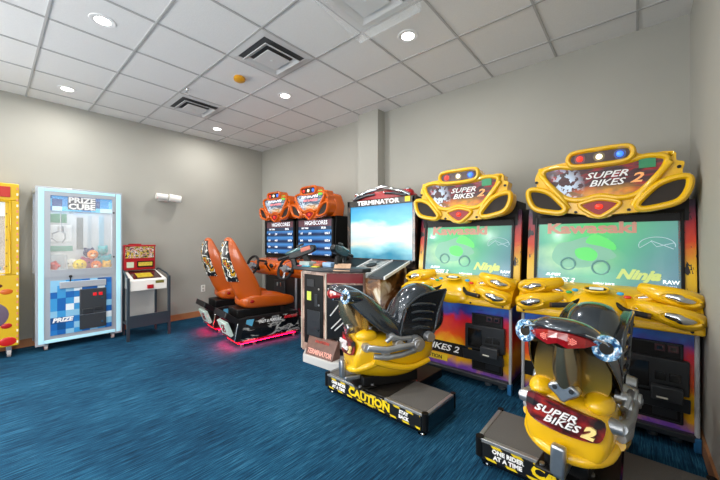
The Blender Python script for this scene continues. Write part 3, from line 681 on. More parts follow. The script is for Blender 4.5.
        for k in range(4): g.tube([(s*.215, -.20+.028*k, Z(.465)), (s*.235, -.20+.028*k, Z(.48)), (s*.215, -.20+.028*k, Z(.50))], .006, 6)
        obj('engine_casting', g, mat('cast_silver', '#b4b8bd', .3, .8, noise=.15, nscale=25), t, smooth=True, bevel=.003, label='silver engine casting')
    # mount
    obj('pivot_base', G().box(-.10, .10, -.25, .20, Z(.168), Z(.25)).box(-.13, .13, -.30, -.15, Z(.166), Z(.185)), black, t, bevel=.008)
    g = G()
    for x, y in ((-.1, -.275), (.1, -.275), (-.1, -.18), (.1, -.18)): obj('mount_bolt', G().cyl((x, y, Z(.184)), (x, y, Z(.195)), .013, n=8), steel, t)

    return t
motorcycle((-.245, 2.15, .17), math.radians(-5), math.radians(2), 'yellow ride-on arcade motorcycle on the right, seen from behind with red tail light')
motorcycle((-1.57, 2.20, .175), math.radians(-29), math.radians(-5), 'yellow ride-on arcade motorcycle in the middle, swivelled to show its left side')

# ------------------------------------------------------------------ twin car racing game
def tile_art(name, cells, emit=0, stops=None, rough=.3):
    a = N(name, rough, emit=emit)
    n = a.nt.nodes.new('ShaderNodeVectorMath'); n.operation = 'SNAP'; a.nt.links.new(a.co, n.inputs[0]); n.inputs[1].default_value = cells
    w_ = a.nt.nodes.new('ShaderNodeTexWhiteNoise'); a.nt.links.new(n.outputs[0], w_.inputs['Vector'])
    return a.done(a.ramp(w_.outputs['Value'], stops, True))
race_art = marq_art('race_marquee_art', '#6a7f90', '#27405c', '#b8c4cc')
seat_back_art = N('seat_back_art', .3); _c = seat_back_art.ramp(seat_back_art.noise(11, seat_back_art.vec(1.6, 1, 1)), [(.40, '#101012'), (.47, '#e8e6dc'), (.52, '#101012'), (.58, '#d8a41c'), (.63, '#101012'), (.68, '#c04014')], True); seat_back_art = seat_back_art.done(_c)
def base_side():
    a = N('seat_base_art', .25)
    c = a.ramp(a.noise(8, a.vec(1, .6, 1.5), 5, .8), [(.50, '#0c0c0e'), (.56, '#c8c8c4'), (.60, '#0c0c0e'), (.66, '#8e8f90')])
    return a.done(c)
seat_art = base_side()
glowred = mat('underglow', '#e01020', .4, emit=1)
RZ = math.radians(-7)
def driver_chair(loc, label):
    t = thing('driver_chair', label, 'racing game seat', loc, RZ, 'orange racing game seats')
    base = [(-.15, .475), (.0, .36), (.13, .375), (.84, .355), (.87, .33), (.90, .06), (.05, .045), (.0, .075), (-.05, .10), (-.03, .3), (-.17, .40)]
    obj('seat_pedestal', G().prism(base, -.205, .205, 'yz'), mat('pedestal_black', '#131315', .3), t, bevel=.008)
    for s in (-1, 1):
        q = obj('side_art_panel', G().prism([(.10, .345), (.83, .33), (.87, .08), (.08, .07), (.02, .10), (.06, .25)], s*.205, s*.210, 'yz'), seat_art, t, label='black and silver printed side panel')
        r = (PI/2, 0, PI/2*s)
        text('side_lettering', 'FAST & FURIOUS', .05, lwhite, q, (s*.212, .42 if s > 0 else .42, .285), r, off=.001, shear=.3, sx=.85)
        text('side_lettering', 'SUPERCARS', .05, lred, q, (s*.212, .72 if s > 0 else .12, .292), r, off=.002, shear=.3, sx=.75)
        obj('color_flash', G().add([(s*.2115, .10, .34), (s*.2115, .20, .338), (s*.2115, .17, .25), (s*.2115, .09, .29), (s*.209, .10, .34), (s*.209, .20, .338), (s*.209, .17, .25), (s*.209, .09, .29)], [(0, 1, 2, 3), (0, 1, 5, 4), (1, 2, 6, 5), (2, 3, 7, 6), (3, 0, 4, 7)]), mat('sky_flash', '#59a8cc', .4), q)
    M = Matrix.Translation((0, -.10, .235)) @ Matrix.Rotation(.38, 4, 'X')
    q = obj('rear_plate', G().box(-.15, .15, -.012, .03, -.095, .095, M=M), mat('plate_mint', '#c9dcd2', .4), t, bevel=.004, label='pale rear plate with red mark')
    g = G().tube([tuple(M @ Vector((.05*math.cos(u), -.014, .05*math.sin(u)))) for u in [2*PI*i/20 for i in range(20)]], .006, 6, True); obj('plate_emblem', g, mat('dark_red', '#7a1a22', .4), q)
    obj('plate_emblem', G().add([tuple(M @ Vector(p)) for p in ((-.09, -.0135, -.06), (-.06, -.0135, -.07), (.09, -.0135, .06), (.06, -.0135, .07), (-.09, 0, -.06), (-.06, 0, -.07), (.09, 0, .06), (.06, 0, .07))], [(0, 1, 2, 3), (0, 1, 5, 4), (1, 2, 6, 5), (2, 3, 7, 6), (3, 0, 4, 7)]), mat('dark_red', '#7a1a22', .4), q)
    for s in (-1, 1):
        obj('edge_trim', G().tube([(s*.207, -.01, .31), (s*.207, -.05, .10), (s*.207, .03, .05), (s*.207, .86, .06)], .006, 6), chrome, t, smooth=True)
        for y in (.06, .22, .8): obj('foot', G().cyl((s*.16, y, 0), (s*.16, y, .05), .022), steel, t, smooth=True)
    obj('underglow_strip', G().box(-.19, .19, .0, .012, .046, .06).box(-.19, -.178, .0, .85, .046, .06).box(.178, .19, .0, .85, .046, .06), glowred, t, label='red light strip under the base')
    for s in (-1, 1):
        l = lamp('underglow', 'AREA', (s*.235, .36, .075), (0, s*.35, 0), 5, .03, .9, (1, .0, .02)); l.parent = t
    l = lamp('underglow', 'AREA', (0, -.07, .075), (-.35, 0, 0), 4, .36, .03, (1, .0, .02)); l.parent = t
    # bucket back: U-shaped sections along the height
    prof = [(.50, .14, .30, .185), (.60, .05, .33, .20), (.70, .0, .31, .21), (.82, -.05, .26, .215), (.93, -.09, .20, .215), (1.05, -.12, .12, .20), (1.16, -.135, .07, .185), (1.26, -.13, .02, .155), (1.34, -.105, -.01, .12), (1.39, -.08, -.04, .06)]
    g = G(); rings = []; k = 9
    for z, yb, yf, wd in prof:
        r = []
        for i in range(k):
            u = -1+2*i/(k-1); r.append(Vector((wd*u, yb+(yf-yb)*abs(u)**2.2, z)))
        for i in range(k):
            u = 1-2*i/(k-1); r.append(Vector(((wd-.045)*u, min(yf, yb+.055+(yf-yb-.055)*abs(u)**3*.98), z)))
        rings.append(r)
    g.loft(rings); obj('backrest', g, orange_v, t, sub=1, label='orange bucket backrest')
    g = G(); rings = []
    for z, yb, yf, wd in prof[3:9]:
        rings.append([Vector((wd*.55*u, yb-.014+(yf-yb)*abs(.55*u)**2.2, z)) for u in (-1, -.6, -.2, .2, .6, 1)]+[Vector((wd*.55*u, yb+.01+(yf-yb)*abs(.55*u)**2.2, z)) for u in (1, .6, .2, -.2, -.6, -1)])
    g.loft(rings); obj('back_shell', g, seat_back_art, t, smooth=True, label='black back shell with white and yellow graphics')
    g = G(); rings = []
    for y, z0, z1, wd in ((.06, .50, .60, .17), (.15, .45, .64, .20), (.35, .44, .65, .20), (.58, .43, .635, .195), (.72, .43, .60, .185), (.80, .44, .565, .17), (.83, .46, .53, .14)):
        zc = (z0+z1)/2
        rings.append([Vector((wd*a, y, z0+(z1-z0)*b)) for a, b in ((-1, .25), (-1, .8), (-.85, 1), (-.6, .82), (-.3, .66), (.3, .66), (.6, .82), (.85, 1), (1, .8), (1, .25), (.8, 0), (-.8, 0))])
    g.loft(rings); obj('cushion', g, orange_v, t, sub=2, label='orange seat cushion')
    obj('seat_bracket', G().box(-.16, .16, .0, .6, .36, .47), black, t, bevel=.01)
    obj('red_reflector', G().sphere((.195, .18, .56), (.012, .03, .02)), redlamp, t, smooth=True)
    return t
driver_chair((-3.94, 2.05, 0), 'orange bucket racing seat nearest the camera, on a black printed base with red underglow')
driver_chair((-4.79, 2.17, 0), 'orange bucket racing seat farther back, closer to the left wall, with red underglow')

board = N('leaderboard', .15, emit=.45, coat=.3)
_b = board.ramp(board.math('FRACT', board.math('MULTIPLY', board.math('SUBTRACT', board.z, 1.12), 9.2)), [(0, '#122440'), (.22, '#2f64a0'), (.5, '#3a7ab8'), (.78, '#14284c')])
_b = board.mix(board.math('GREATER_THAN', board.z, 1.555), _b, '#5a3c44'); _b = board.mix(board.band(board.z, 1.50, 1.555), _b, '#283850')
board = board.done(_b)
swhite = mat('score_white', '#e8eef4', .3, emit=.7)
def race_cabinet(loc, label, nb):
    t = thing('racing_arcade_cabinet', label, 'arcade game', loc, 0, 'twin orange racing arcade cabinets')
    obj('cabinet_body', G().box(-.42, .42, .0, .30, .06, 1.10), mat('pedestal_black', '#131315'), t, bevel=.006)
    obj('monitor_housing', G().prism([(0, 1.08), (.03, 1.70), (.28, 1.70), (.30, 1.08)], -.43, .43, 'yz'), black, t, bevel=.008)
    o = obj('screen', G().box(-.38, .38, -.006, .03, 1.125, 1.655, M=Matrix.Translation((0, 0, 0))), board, t, label='leaderboard screen with blue rows')
    obj('screen_bezel', G().box(-.42, -.38, -.02, .01, 1.09, 1.69).box(.38, .42, -.02, .01, 1.09, 1.69).box(-.42, .42, -.02, .01, 1.09, 1.125).box(-.42, .42, -.02, .01, 1.655, 1.69), screenblack, t)
    def st(s, size, x, z, m=swhite, al='CENTER'): text('screen_lettering', s, size, m, o, (x, -.0075, z), ext=.0003, off=.001, align=al)
    st('HIGHSCORES', .085, .03, 1.605)
    st('BEST TIMES', .032, -.22, 1.53); st('00:56', .045, .2, 1.53)
    for i, (p, n) in enumerate((('1ST', 'JOE'), ('2ND', 'ACE'), ('3RD', 'SAM'), ('4TH', 'MAX'))):
        z = 1.45-.1087*i; st(p, .035, -.30, z); st(n, .04, -.1, z); st('0:%02d.%d' % (56+i, 3+i), .042, .28, z)
    kids = set(t.children)
    marquee(t, orange, race_art, .0, title=None)
    for c in t.children:
        if c not in kids: c.scale = (.84, 1.0, .93); c.location = (0, -.09, 1.64-1.515*.93)
    a = math.radians(90)
    text('marquee_lettering', 'SUPERCARS', .085, swhite, t, (0, -.105, 2.0), off=.002, shear=.3, sx=.85)
    text('marquee_lettering', 'FAST & FURIOUS', .042, mat('letter_pink', '#f08a90', .3, emit=.3), t, (0.02, -.105, 1.935), off=.002, shear=.3)
    obj('marquee_sticker', G().box(.20, .28, -.112, -.1, 1.995, 2.065), mat('sticker_lime', '#7fd04a', .4), t)
    obj('marquee_shroud', G().loft([[Vector((x, y, z)) for x, z in ((-.40, 1.68), (-.43, 1.85), (-.36, 2.02), (-.1, 2.09), (.1, 2.09), (.36, 2.02), (.43, 1.85), (.40, 1.68))] for y in (.02, .22)]), orange, t, bevel=.03)
    # dashboard
    g = G(); rings = []
    for x, k in ((-.43, .75), (-.38, .95), (-.2, 1), (.2, 1), (.38, .95), (.43, .75)):
        rings.append([Vector((x, -.02-(b_*k), .90+(c_-.90)*k)) for b_, c_ in ((0, 1.07), (.10, 1.06), (.24, 1.03), (.33, .98), (.35, .90), (.30, .80), (.14, .76), (0, .76))])
    g.loft(rings); obj('dashboard', g, orange, t, sub=1, label='orange dashboard')
    for s in (-1, 1):
        obj('dash_vent', G().sphere((s*.30, -.345, .955), (.075, .035, .055)), orange, t, smooth=True)
        obj('dash_vent_mesh', G().sphere((s*.30, -.366, .955), (.055, .025, .035)), black, t, smooth=True)
    obj('button_panel', G().box(-.12, .12, -.345, -.33, 1.0, 1.03), black, t, bevel=.003)
    # steering wheel
    M = Matrix.Translation((-.08, -.47, .945)) @ Matrix.Rotation(math.radians(-20), 4, 'X')
    T = lambda p: tuple(M @ Vector(p))
    wv = obj('steering_wheel', G().tube([T((.155*math.cos(u), 0, .155*math.sin(u))) for u in [2*PI*i/36 for i in range(36)]], .019, 10, True), rubber, t, smooth=True, label='black steering wheel')
    for u in (PI*.0, PI, -PI/2): obj('wheel_spoke', G().tube([T((0, 0, 0)), T((.15*math.cos(u), 0, .15*math.sin(u)))], .018, 8, r2=.007, up=tuple((M.to_3x3() @ Vector((0, 1, 0))))), steel, wv, smooth=True)
    obj('wheel_hub', G().cyl(T((0, -.03, 0)), T((0, .03, 0)), .048), mat('hub_silver', '#a0a4a8', .3, .7), wv, smooth=True)
    obj('steering_column', G().cyl(T((0, .03, 0)), T((0, .14, 0)), .04), black, t, smooth=True)
    obj('gear_shifter', G().cyl((.25, -.36, .88), (.28, -.45, .98), .01).sphere((.28, -.45, .99), .026), black, t, smooth=True)
    d = obj('coin_door', G().box(-.14, .16, -.02, 0, .28, .68), charcoal, t, bevel=.006)
    obj('coin_slot', G().box(-.05, -.01, -.03, -.018, .58, .64), chrome, d); obj('coin_slot', G().box(.04, .08, -.03, -.018, .58, .64), chrome, d)
    obj('pedal_box', G().box(-.22, .22, -.18, .0, .02, .16), black, t, bevel=.01)
    for x in (-.08, .08):
        obj('pedal', G().box(x-.035, x+.035, -.22, -.19, .08, .22), steel, t, bevel=.006)
    for s in (-1, 1): obj('edge_trim', G().tube([(s*.425, -.005, .74), (s*.425, -.005, .06)], .008, 8), steel, t, smooth=True)
    for x in (-.35, .35): obj('foot', G().cyl((x, .06, 0), (x, .06, .07), .025), steel, t, smooth=True)
    return t
race_cabinet((-3.66, 3.20, 0), 'nearer orange racing arcade cabinet with leaderboard screen, partly behind the light guns', 1)
race_cabinet((-4.54, 3.20, 0), 'farther orange racing arcade cabinet with leaderboard screen, by the back left corner', 2)

# ------------------------------------------------------------------ dark shooting game
metal_art = N('war_art', .3); _c = metal_art.ramp(metal_art.noise(10, None, 5, .6), [(.35, '#0e0d0d'), (.55, '#2a2420'), (.64, '#6a4a38'), (.72, '#1a1614')]); metal_art = metal_art.done(_c)
deck_art = N('deck_art', .3); _c = deck_art.ramp(deck_art.noise(9, None, 5, .6), [(.40, '#3a3430'), (.50, '#9a948e'), (.58, '#c8c2ba'), (.66, '#574a40')]); deck_art = deck_art.done(_c)
flame_art = N('blaze_art', .3); _c = flame_art.ramp(flame_art.noise(6, None, 5, .6), [(.34, '#20120c'), (.48, '#8a5a2c'), (.56, '#d8c8a8'), (.64, '#efeae0'), (.72, '#5a3018')]); flame_art = flame_art.done(_c)
ped_art = N('pedestal_art', .3); _c = ped_art.ramp(ped_art.noise(7, None, 4), [(.4, '#c8a898'), (.55, '#8a6a5c'), (.65, '#e0ccc0')]); ped_art = ped_art.done(_c)
sky_scr = N('battle_screen', .3, emit=.42, coat=0)
_c = sky_scr.ramp(sky_scr.math('ADD', sky_scr.math('DIVIDE', sky_scr.math('SUBTRACT', sky_scr.z, 1.12), .66), sky_scr.math('MULTIPLY', sky_scr.math('SUBTRACT', sky_scr.noise(4, sky_scr.vec(.5, 1, 1.4), 4), .5), .5)),
                  [(.0, '#2f7f9c'), (.16, '#78b4c0'), (.30, '#c4c0b4'), (.42, '#a8bcc0'), (.58, '#cfe0e0'), (.75, '#4fa6c8'), (1, '#2386b8')])
sky_scr = sky_scr.done(_c)
t = thing('shooting_arcade_cabinet', 'dark shooting game cabinet with TERMINATOR lettering above its blue sky screen', 'arcade game', (-2.43, 3.2, 0))
obj('monitor_housing', G().prism([(0, .96), (.02, 1.86), (.30, 1.84), (.30, .06), (0.0, .06)], -.525, .525, 'yz'), black, t, bevel=.006)
g = G().box(-.525, -.485, -.03, .02, 1.06, 1.86).box(.485, .525, -.03, .02, 1.06, 1.86).box(-.525, .525, -.03, .02, 1.785, 1.86).box(-.525, .525, -.03, .02, 1.02, 1.115)
obj('screen_frame', g, metal_art, t, bevel=.004)
o = obj('screen', G().box(-.485, .485, -.012, .0, 1.115, 1.785), sky_scr, t)
text('marquee_lettering', 'TERMINATOR', .075, lwhite, t, (-.02, -.033, 1.822), off=.003, sx=1.35, sp=1.05)
obj('price_sticker', G().box(.39, .46, -.034, -.029, 1.80, 1.86), lyellow, t, label='yellow square sticker')
# topper : plain red and silver bars
tp = obj('topper_base', G().prism(sm([(-.36, 1.86), (-.34, 1.93), (-.2, 1.96), (.2, 1.96), (.36, 1.95), (.42, 1.86)], 3), .0, .16, 'xz'), red, t, bevel=.02, label='red topper with silver bars')
for s in (-1, 1):
    obj('topper_bar', G().tube([(s*.06, .02, 1.99), (s*.2, -.02, 1.965), (s*.34, -.02, 1.93), (s*.44, .0, 1.88)], .022, 10), chrome, tp, smooth=True)
    obj('topper_bar', G().tube([(s*.08, -.0, 1.93), (s*.22, -.03, 1.915), (s*.40, -.02, 1.875)], .016, 10), mat('gunmetal', '#4a4c50', .3, .8), tp, smooth=True)
    obj('topper_pad', G().sphere((s*.38, .05, 1.915), (.075, .07, .05)), red, tp, smooth=True)
    obj('topper_knob', G().sphere((s*.40, .02, 1.955), (.035, .03, .02)), chrome, tp, smooth=True)
obj('topper_bar', G().tube([(-.1, .04, 2.0), (0, .04, 2.02), (.1, .04, 2.0)], .025, 10), steel, tp, smooth=True)
for (x, y) in ((-3.10+2.43, 2.50-3.2), (-2.55+2.43, 2.60-3.2)): obj('gun_stand', G().cyl((x, y, 1.0455), (x, y, 1.058), .05).cyl((x, y, 1.055), (x, y, 1.10), .022), black, t, smooth=True)
# sloped link deck
x0, x1 = -.46, .40
def slab(xa, xb, lift=0, y0=-.52, z0=.955, y1=-.02, z1=1.10, th=.02):
    return G().add([(xa, y0, z0+lift), (xb, y0, z0+lift), (xb, y1, z1+lift), (xa, y1, z1+lift), (xa, y0, z0-th), (xb, y0, z0-th), (xb, y1, z1-th), (xa, y1, z1-th)], [(0, 1, 2, 3), (7, 6, 5, 4), (0, 4, 5, 1), (1, 5, 6, 2), (2, 6, 7, 3), (3, 7, 4, 0)])
obj('link_box', G().prism([(-.52, .93), (.0, 1.08), (.0, .1), (-.52, .1)], x0, x1, 'yz'), flame_art, t, bevel=.004, label='printed link box with blaze artwork')
obj('link_deck', slab(-.10, .20, .006), deck_art, t, label='grey printed sloped panel')
obj('link_deck', slab(.24, .44, .006), mat('deck_black', '#202124', .45, noise=.4, nscale=30), t, label='black sloped panel')
obj('link_deck', slab(-.46, -.12, .006), black, t)
for x in (-.11, .21, .45): obj('deck_trim', slab(x-.009, x+.009, .014), white, t, bevel=.002)
M = Matrix.Translation((.04, -.22, 1.056)) @ Matrix.Rotation(math.atan(.145/.5), 4, 'X')
obj('deck_speaker', G().cyl(M @ Vector((0, 0, -.004)), M @ Vector((0, 0, .004)), .065), black, t, smooth=True)
# pedestal
P = [(-.56, -.78), (-.15, -.78), (.20, -.55), (.20, -.52), (-.56, -.52)]
pd = obj('pedestal', G().prism(P, .06, 1.0, 'xy'), ped_art, t, bevel=.004, label='gun pedestal with pale printed front')
d = obj('coin_door', G().box(-.505, -.19, -.795, -.78, .16, .955), black, t, bevel=.004)
for z in (.34, .62, .80): obj('lock', G().cyl((-.25, -.80, z), (-.25, -.79, z), .012, n=12), steel, d, smooth=True)
obj('coin_slot', G().box(-.45, -.38, -.80, -.793, .66, .76), mat('lit_slot', '#b8c850', .3, emit=.4), d, label='yellow-green lit coin slot')
obj('coin_slot', G().box(-.45, -.33, -.80, -.793, .82, .90), charcoal, d); obj('bill_slot', G().box(-.32, -.27, -.80, -.793, .60, .74), charcoal, d)
obj('coin_box', G().box(-.45, -.23, -.80, -.793, .26, .55), charcoal, d, bevel=.003)
for x in (-.562, -.15): obj('edge_trim', G().tube([(x, -.783, .98), (x, -.783, .08)], .009, 8), mat('edge_cream', '#cfc4b4', .35), t, smooth=True)
# angled right side with black artwork
def ang(u, w_, z): # u along the angled side, w_ outwards
    a = Vector((-.15, -.78, z)); e = Vector((.35, .23, 0)).normalized(); n = Vector((e.y, -e.x, 0)); return tuple(a+e*u+n*w_)
def angbox(u0, u1, w0, w1, z0, z1): 
    v = [ang(u, w_, z) for z in (z0, z1) for w_ in (w0, w1) for u in (u0, u1)]
    return G().add(v, [(0, 2, 3, 1), (4, 5, 7, 6), (0, 1, 5, 4), (2, 6, 7, 3), (0, 4, 6, 2), (1, 3, 7, 5)])
q = obj('side_art_panel', angbox(.01, .41, .0, .006, .09, .86), mat('side_black', '#100f10', .3), t, label='black side panel with white lettering')
obj('red_band', angbox(.01, .41, .0, .012, .88, .985), mat('band_dark_red', '#7c1018', .35), t, bevel=.003)
ra = math.atan2(.23, .35)
text('side_lettering', 'TERMINATOR', .12, lwhite, q, ang(.205, .0075, .20), (PI/2, 0, ra), off=.003, sx=.5)
g = G()
for u0, z0, u1, z1 in ((.06, .38, .30, .62), (.10, .36, .34, .58), (.05, .52, .16, .66), (.2, .62, .36, .74)): g.tube([ang(u0, .008, z0), ang(u1, .008, z1)], .008, 6)
obj('side_graphic', g, mat('graphic_silver', '#c8c8c8', .4), q)
# base plinth with sloping title plate
P = [(-.37, -.925), (.05, -.905), (.43, -.62), (.43, -.5), (-.56, -.5), (-.50, -.78)]
obj('plinth', G().prism(P, .0, .085, 'xy'), mat('plinth_gray', '#c6c6c4', .4), t, bevel=.006)
pl = G().add([(-.36, -.90, .085), (.045, -.885, .085), (.045, -.79, .265), (-.42, -.79, .265), (-.42, -.76, .085), (.045, -.76, .085), (.045, -.76, .265), (-.42, -.76, .265)], [(0, 1, 2, 3), (4, 7, 6, 5), (0, 4, 5, 1), (1, 5, 6, 2), (2, 6, 7, 3), (3, 7, 4, 0)])
obj('title_plate', pl, mat('plate_rust', '#6a4a40', .35, noise=.5, nscale=18), t, bevel=.003, label='rust-brown sloping title plate')
sl = math.atan2(.18, .105)
text('plate_lettering', 'TERMINATOR', .07, mat('letter_rose', '#e8a090', .4), t, (-.16, -.873, .125), (sl, 0, .02), off=.002, sx=.85)
text('plate_lettering', 'SALVATION', .04, mat('letter_crimson', '#b8382c', .4), t, (-.17, -.82, .225), (sl, 0, .02), off=.001)
# control deck
P = [(-.66, -.84), (-.14, -.86), (.25, -.62), (.25, -.48), (-.66, -.48)]
cdk = obj('control_deck', G().prism(P, 1.0, 1.045, 'xy'), charcoal, t, bevel=.012, seg=3)
for (xa, xb, ya, yb, h, cc) in ((-.62, -.44, -.78, -.66, .05, '#9fb0ac'), (-.42, -.30, -.74, -.62, .03, '#b86a3c'), (-.28, -.14, -.72, -.6, .05, '#8fb4d8'), (-.50, -.38, -.84, -.79, .01, '#3ab0d0'), (-.34, -.24, -.84, -.78, .012, '#c8c828'), (-.58, -.52, -.84, -.80, .01, '#c03050')):
    obj('deck_module', G().box(xa, xb, ya, yb, 1.045, 1.045+h), mat('module'+cc, cc, .35), t, bevel=.008)
M = Matrix.Translation((.02, -.70, 1.05)) @ Matrix.Rotation(.6, 4, 'Z') @ Matrix.Rotation(.5, 4, 'X')
obj('instruction_card', G().box(-.09, .09, -.07, .07, 0, .006, M=M), mat('card_tan', '#c8a88c', .5, noise=.4, nscale=40), t, label='tan instruction card')
gunm = mat('gun_black', '#15181a', .3, .3); gunt = mat('gun_teal', '#4c6f72', .25, .4, coat=.4)
def light_gun(loc, rot, label, band):
    """toy rifle along local x, muzzle at -x"""
    t = thing('light_gun', label, 'arcade gun', loc, 0, 'arcade light guns'); t.rotation_euler = rot
    obj('receiver', G().prism(sm([(-.16, -.02), (-.14, .04), (0, .06), (.16, .055), (.22, .03), (.20, -.03), (.05, -.045), (-.1, -.04)], 3), -.03, .03, 'xz'), gunm, t, bevel=.01)
    obj('barrel', G().cyl((-.30, 0, .01), (-.12, 0, .01), .016).cyl((-.34, 0, .01), (-.29, 0, .01), .024), gunm, t, smooth=True)
    obj('top_cover', G().loft([G.ring((x, 0, .045), (1, 0, 0), r, 14, r2=r*.8) for x, r in ((-.22, .015), (-.18, .032), (-.02, .038), (.06, .03), (.08, .012))]), gunt, t, smooth=True, label='teal top cover')
    obj('decal_band', G().box(.03, .17, -.034, .034, .0, .05), band, t, bevel=.006)
    obj('pistol_grip', G().prism(sm([(.02, -.03), (.08, -.03), (.11, -.16), (.05, -.17)], 3), -.02, .02, 'xz'), rubber, t, bevel=.008)
    obj('trigger_guard', G().tube([(.02, 0, -.03), (-.02, 0, -.07), (-.06, 0, -.07), (-.07, 0, -.03)], .006, 8), gunm, t, smooth=True)
    obj('magazine', G().box(-.14, -.09, -.018, .018, -.15, -.02), gunm, t, bevel=.008)
    obj('gun_sight', G().box(-.03, .07, -.012, .012, .08, .105), gunm, t, bevel=.004)
    return t
light_gun((-3.12, 2.50, 1.19), (0, math.radians(-17), math.radians(18)), 'black and teal light gun on the left of the shooting game deck, pointing left', mat('band_rose', '#c06a58', .4))
light_gun((-2.55, 2.62, 1.21), (0, math.radians(-12), math.radians(-70)), 'black light gun on the right of the shooting game deck, angled toward its screen', mat('band_dark', '#2c3438', .4))

# ------------------------------------------------------------------ prize claw machine (blue-white)
led = mat('led_strip', '#a4d4e2', .4, emit=.3, ecol='#b0e4f2')
frame = mat('frame_silver', '#b2b8c0', .35, .3)
pix = tile_art('pixel_blue', (10, .0782, .0782), 0, [(0, '#1c66b4'), (.2, '#3f9ad6'), (.38, '#e8f2f8'), (.56, '#2a7cc4'), (.74, '#8cc4e4'), (.88, '#15508c')])
hdr = tile_art('pixel_header', (10, .0931, .0931), .3, [(0, '#2f8fd0'), (.2, '#5cc0ea'), (.4, '#1a6cb8'), (.6, '#bfe4f4'), (.75, '#2b9ad8'), (.9, '#0e4c8c')])
pane = mat('pane_glass', '#ffffff', 0.02, alpha=0.12, spec=.5)
CX, CY = -5.42, .785
t = thing('prize_claw_machine', 'blue-white claw machine with PRIZE CUBE sign and glowing edges against the left wall', 'claw machine', (CX, CY, 0))
D = -.41; HW = .425
obj('top_panel', G().box(D, .002, -HW-.001, HW+.001, 1.93, 2.0), frame, t, bevel=.006)
obj('lower_cabinet', G().box(D, -.004, -HW+.004, HW-.004, .09, .93), frame, t, bevel=.006)
for y0, y1, nm in ((-HW, -.345, 'l'), (.345, HW, 'r')):
    obj('corner_post', G().box(-.05, .001, y0, y1, .07, 1.931), frame, t)
    yc = (y0+y1)/2+(.01 if nm == 'l' else 0); obj('led_strip', G().box(-.03, .006, yc-.026, yc+.026, .09, 1.98), led, t, bevel=.006, label='glowing pale blue edge strip')
obj('led_strip', G().box(-.03, .005, -.35, .35, 1.945, 1.98), led, t, bevel=.004, label='glowing pale blue top strip')
obj('led_strip', G().box(-.03, .005, -.35, .35, .09, .13), led, t, bevel=.004, label='glowing pale blue bottom strip')
for y in (-HW, HW-.04): obj('rear_post', G().box(D, D+.04, y, y+.04, .07, 2.0), frame, t, bevel=.004)
obj('back_panel', G().box(D, D+.01, -HW+.03, HW-.03, .93, 1.94), mat('mirror_back', '#eef3f5', .1, .35), t, label='mirrored back panel')
dr = obj('window_door', G().box(-.03, .004, -.345, -.295, .89, 1.94).box(-.03, .004, .315, .345, .89, 1.94).box(-.03, .0035, -.2945, .3145, 1.90, 1.9395).box(-.03, .0035, -.2945, .3145, .8905, .98), frame, t, label='silver door frame')
obj('pane', G().box(-.016, -.010, -.296, .316, .975, 1.905), pane, dr, label='clear front glass')
for z in (1.72, 1.12): obj('door_lock', G().cyl((.004, .33, z), (.012, .33, z), .01, n=12), black, dr, smooth=True)
obj('side_pane', G().box(D+.04, -.05, -HW+.002, -HW+.008, .95, 1.93), pane, t); obj('side_pane', G().box(D+.04, -.05, HW-.008, HW-.002, .95, 1.93), pane, t)
hd = obj('sign_panel', G().box(-.026, -.018, -.296, .316, 1.715, 1.902), hdr, t, label='blue pixel sign')
RX = (PI/2, 0, PI/2)
obj('sign_back', G().box(-.0185, -.0165, -.135, .14, 1.735, 1.895), mat('sign_navy', '#12283c', .4), hd, bevel=.002)
text('sign_lettering', 'PRIZE', .095, lwhite, hd, (-.0085, .003, 1.855), RX, off=.004, sx=1.12); text('sign_lettering', 'CUBE', .095, lwhite, hd, (-.0085, .003, 1.773), RX, off=.004, sx=1.12)
obj('interior_header', G().box(D+.02, D+.04, -.38, .38, 1.74, 1.93), hdr, t)
for y in (-.2, .2): obj('interior_light', G().box(D+.06, -.06, y-.02, y+.02, 1.915, 1.93), mat('tube_light', '#ffffff', .4, emit=1.2), t)
l = lamp('machine_light', 'AREA', (CX-.2, CY, 1.90), (0, 0, 0), 2.5, .3, .7, (.93, .98, 1))
cl = obj('claw_rail', G().box(-.30, -.10, -.09, -.05, 1.70, 1.73).box(-.22, -.18, -.38, .38, 1.73, 1.75), steel, t)
cg = G().cyl((-.2, -.18, 1.52), (-.2, -.18, 1.74), .006).cyl((-.2, -.18, 1.46), (-.2, -.18, 1.53), .03)
for i in range(3):
    u = 2*PI*i/3+.4; c, s = math.cos(u), math.sin(u); cg.tube([(-.2, -.18, 1.47), (-.2+.08*c, -.18+.08*s, 1.43), (-.2+.085*c, -.18+.085*s, 1.37), (-.2+.03*c, -.18+.03*s, 1.32)], .008, 8)
obj('claw', cg, steel, t, smooth=True)
obj('prize_chute', G().box(-.3, -.29, -.38, -.14, .95, 1.16).box(-.3, -.04, -.145, -.135, .95, 1.16), mat('chute_clear', '#e4eef2', .1, alpha=.35), t, label='clear prize chute wall')
bx = D+.012
for y0, y1, z0, z1, cc in ((-.36, -.30, 1.0, 1.7, '#9fb0b8'), (-.28, -.05, 1.33, 1.55, '#f2f4f2'), (-.30, -.10, 1.58, 1.70, '#5f9a78'), (-.28, -.04, 1.20, 1.27, '#7fb4a0'), (0, .07, 1.22, 1.66, '#8a8e8c'), (.12, .16, 1.2, 1.7, '#b8c4ca'), (.24, .30, 1.0, 1.7, '#a4c8d8')):
    obj('back_decal', G().box(bx, bx+.004, y0, y1, z0, z1), mat('decal'+cc, cc, .3), t)
obj('prize_floor', G().box(D+.02, -.03, -.4, .4, .93, .95), white, t)
lp = obj('lower_panel', G().box(-.006, .006, -.296, .307, .175, .848), pix, t, label='blue and white pixel panel')
obj('control_shelf', G().box(.0, .03, -.215, .245, .745, .828), frame, t, bevel=.006)
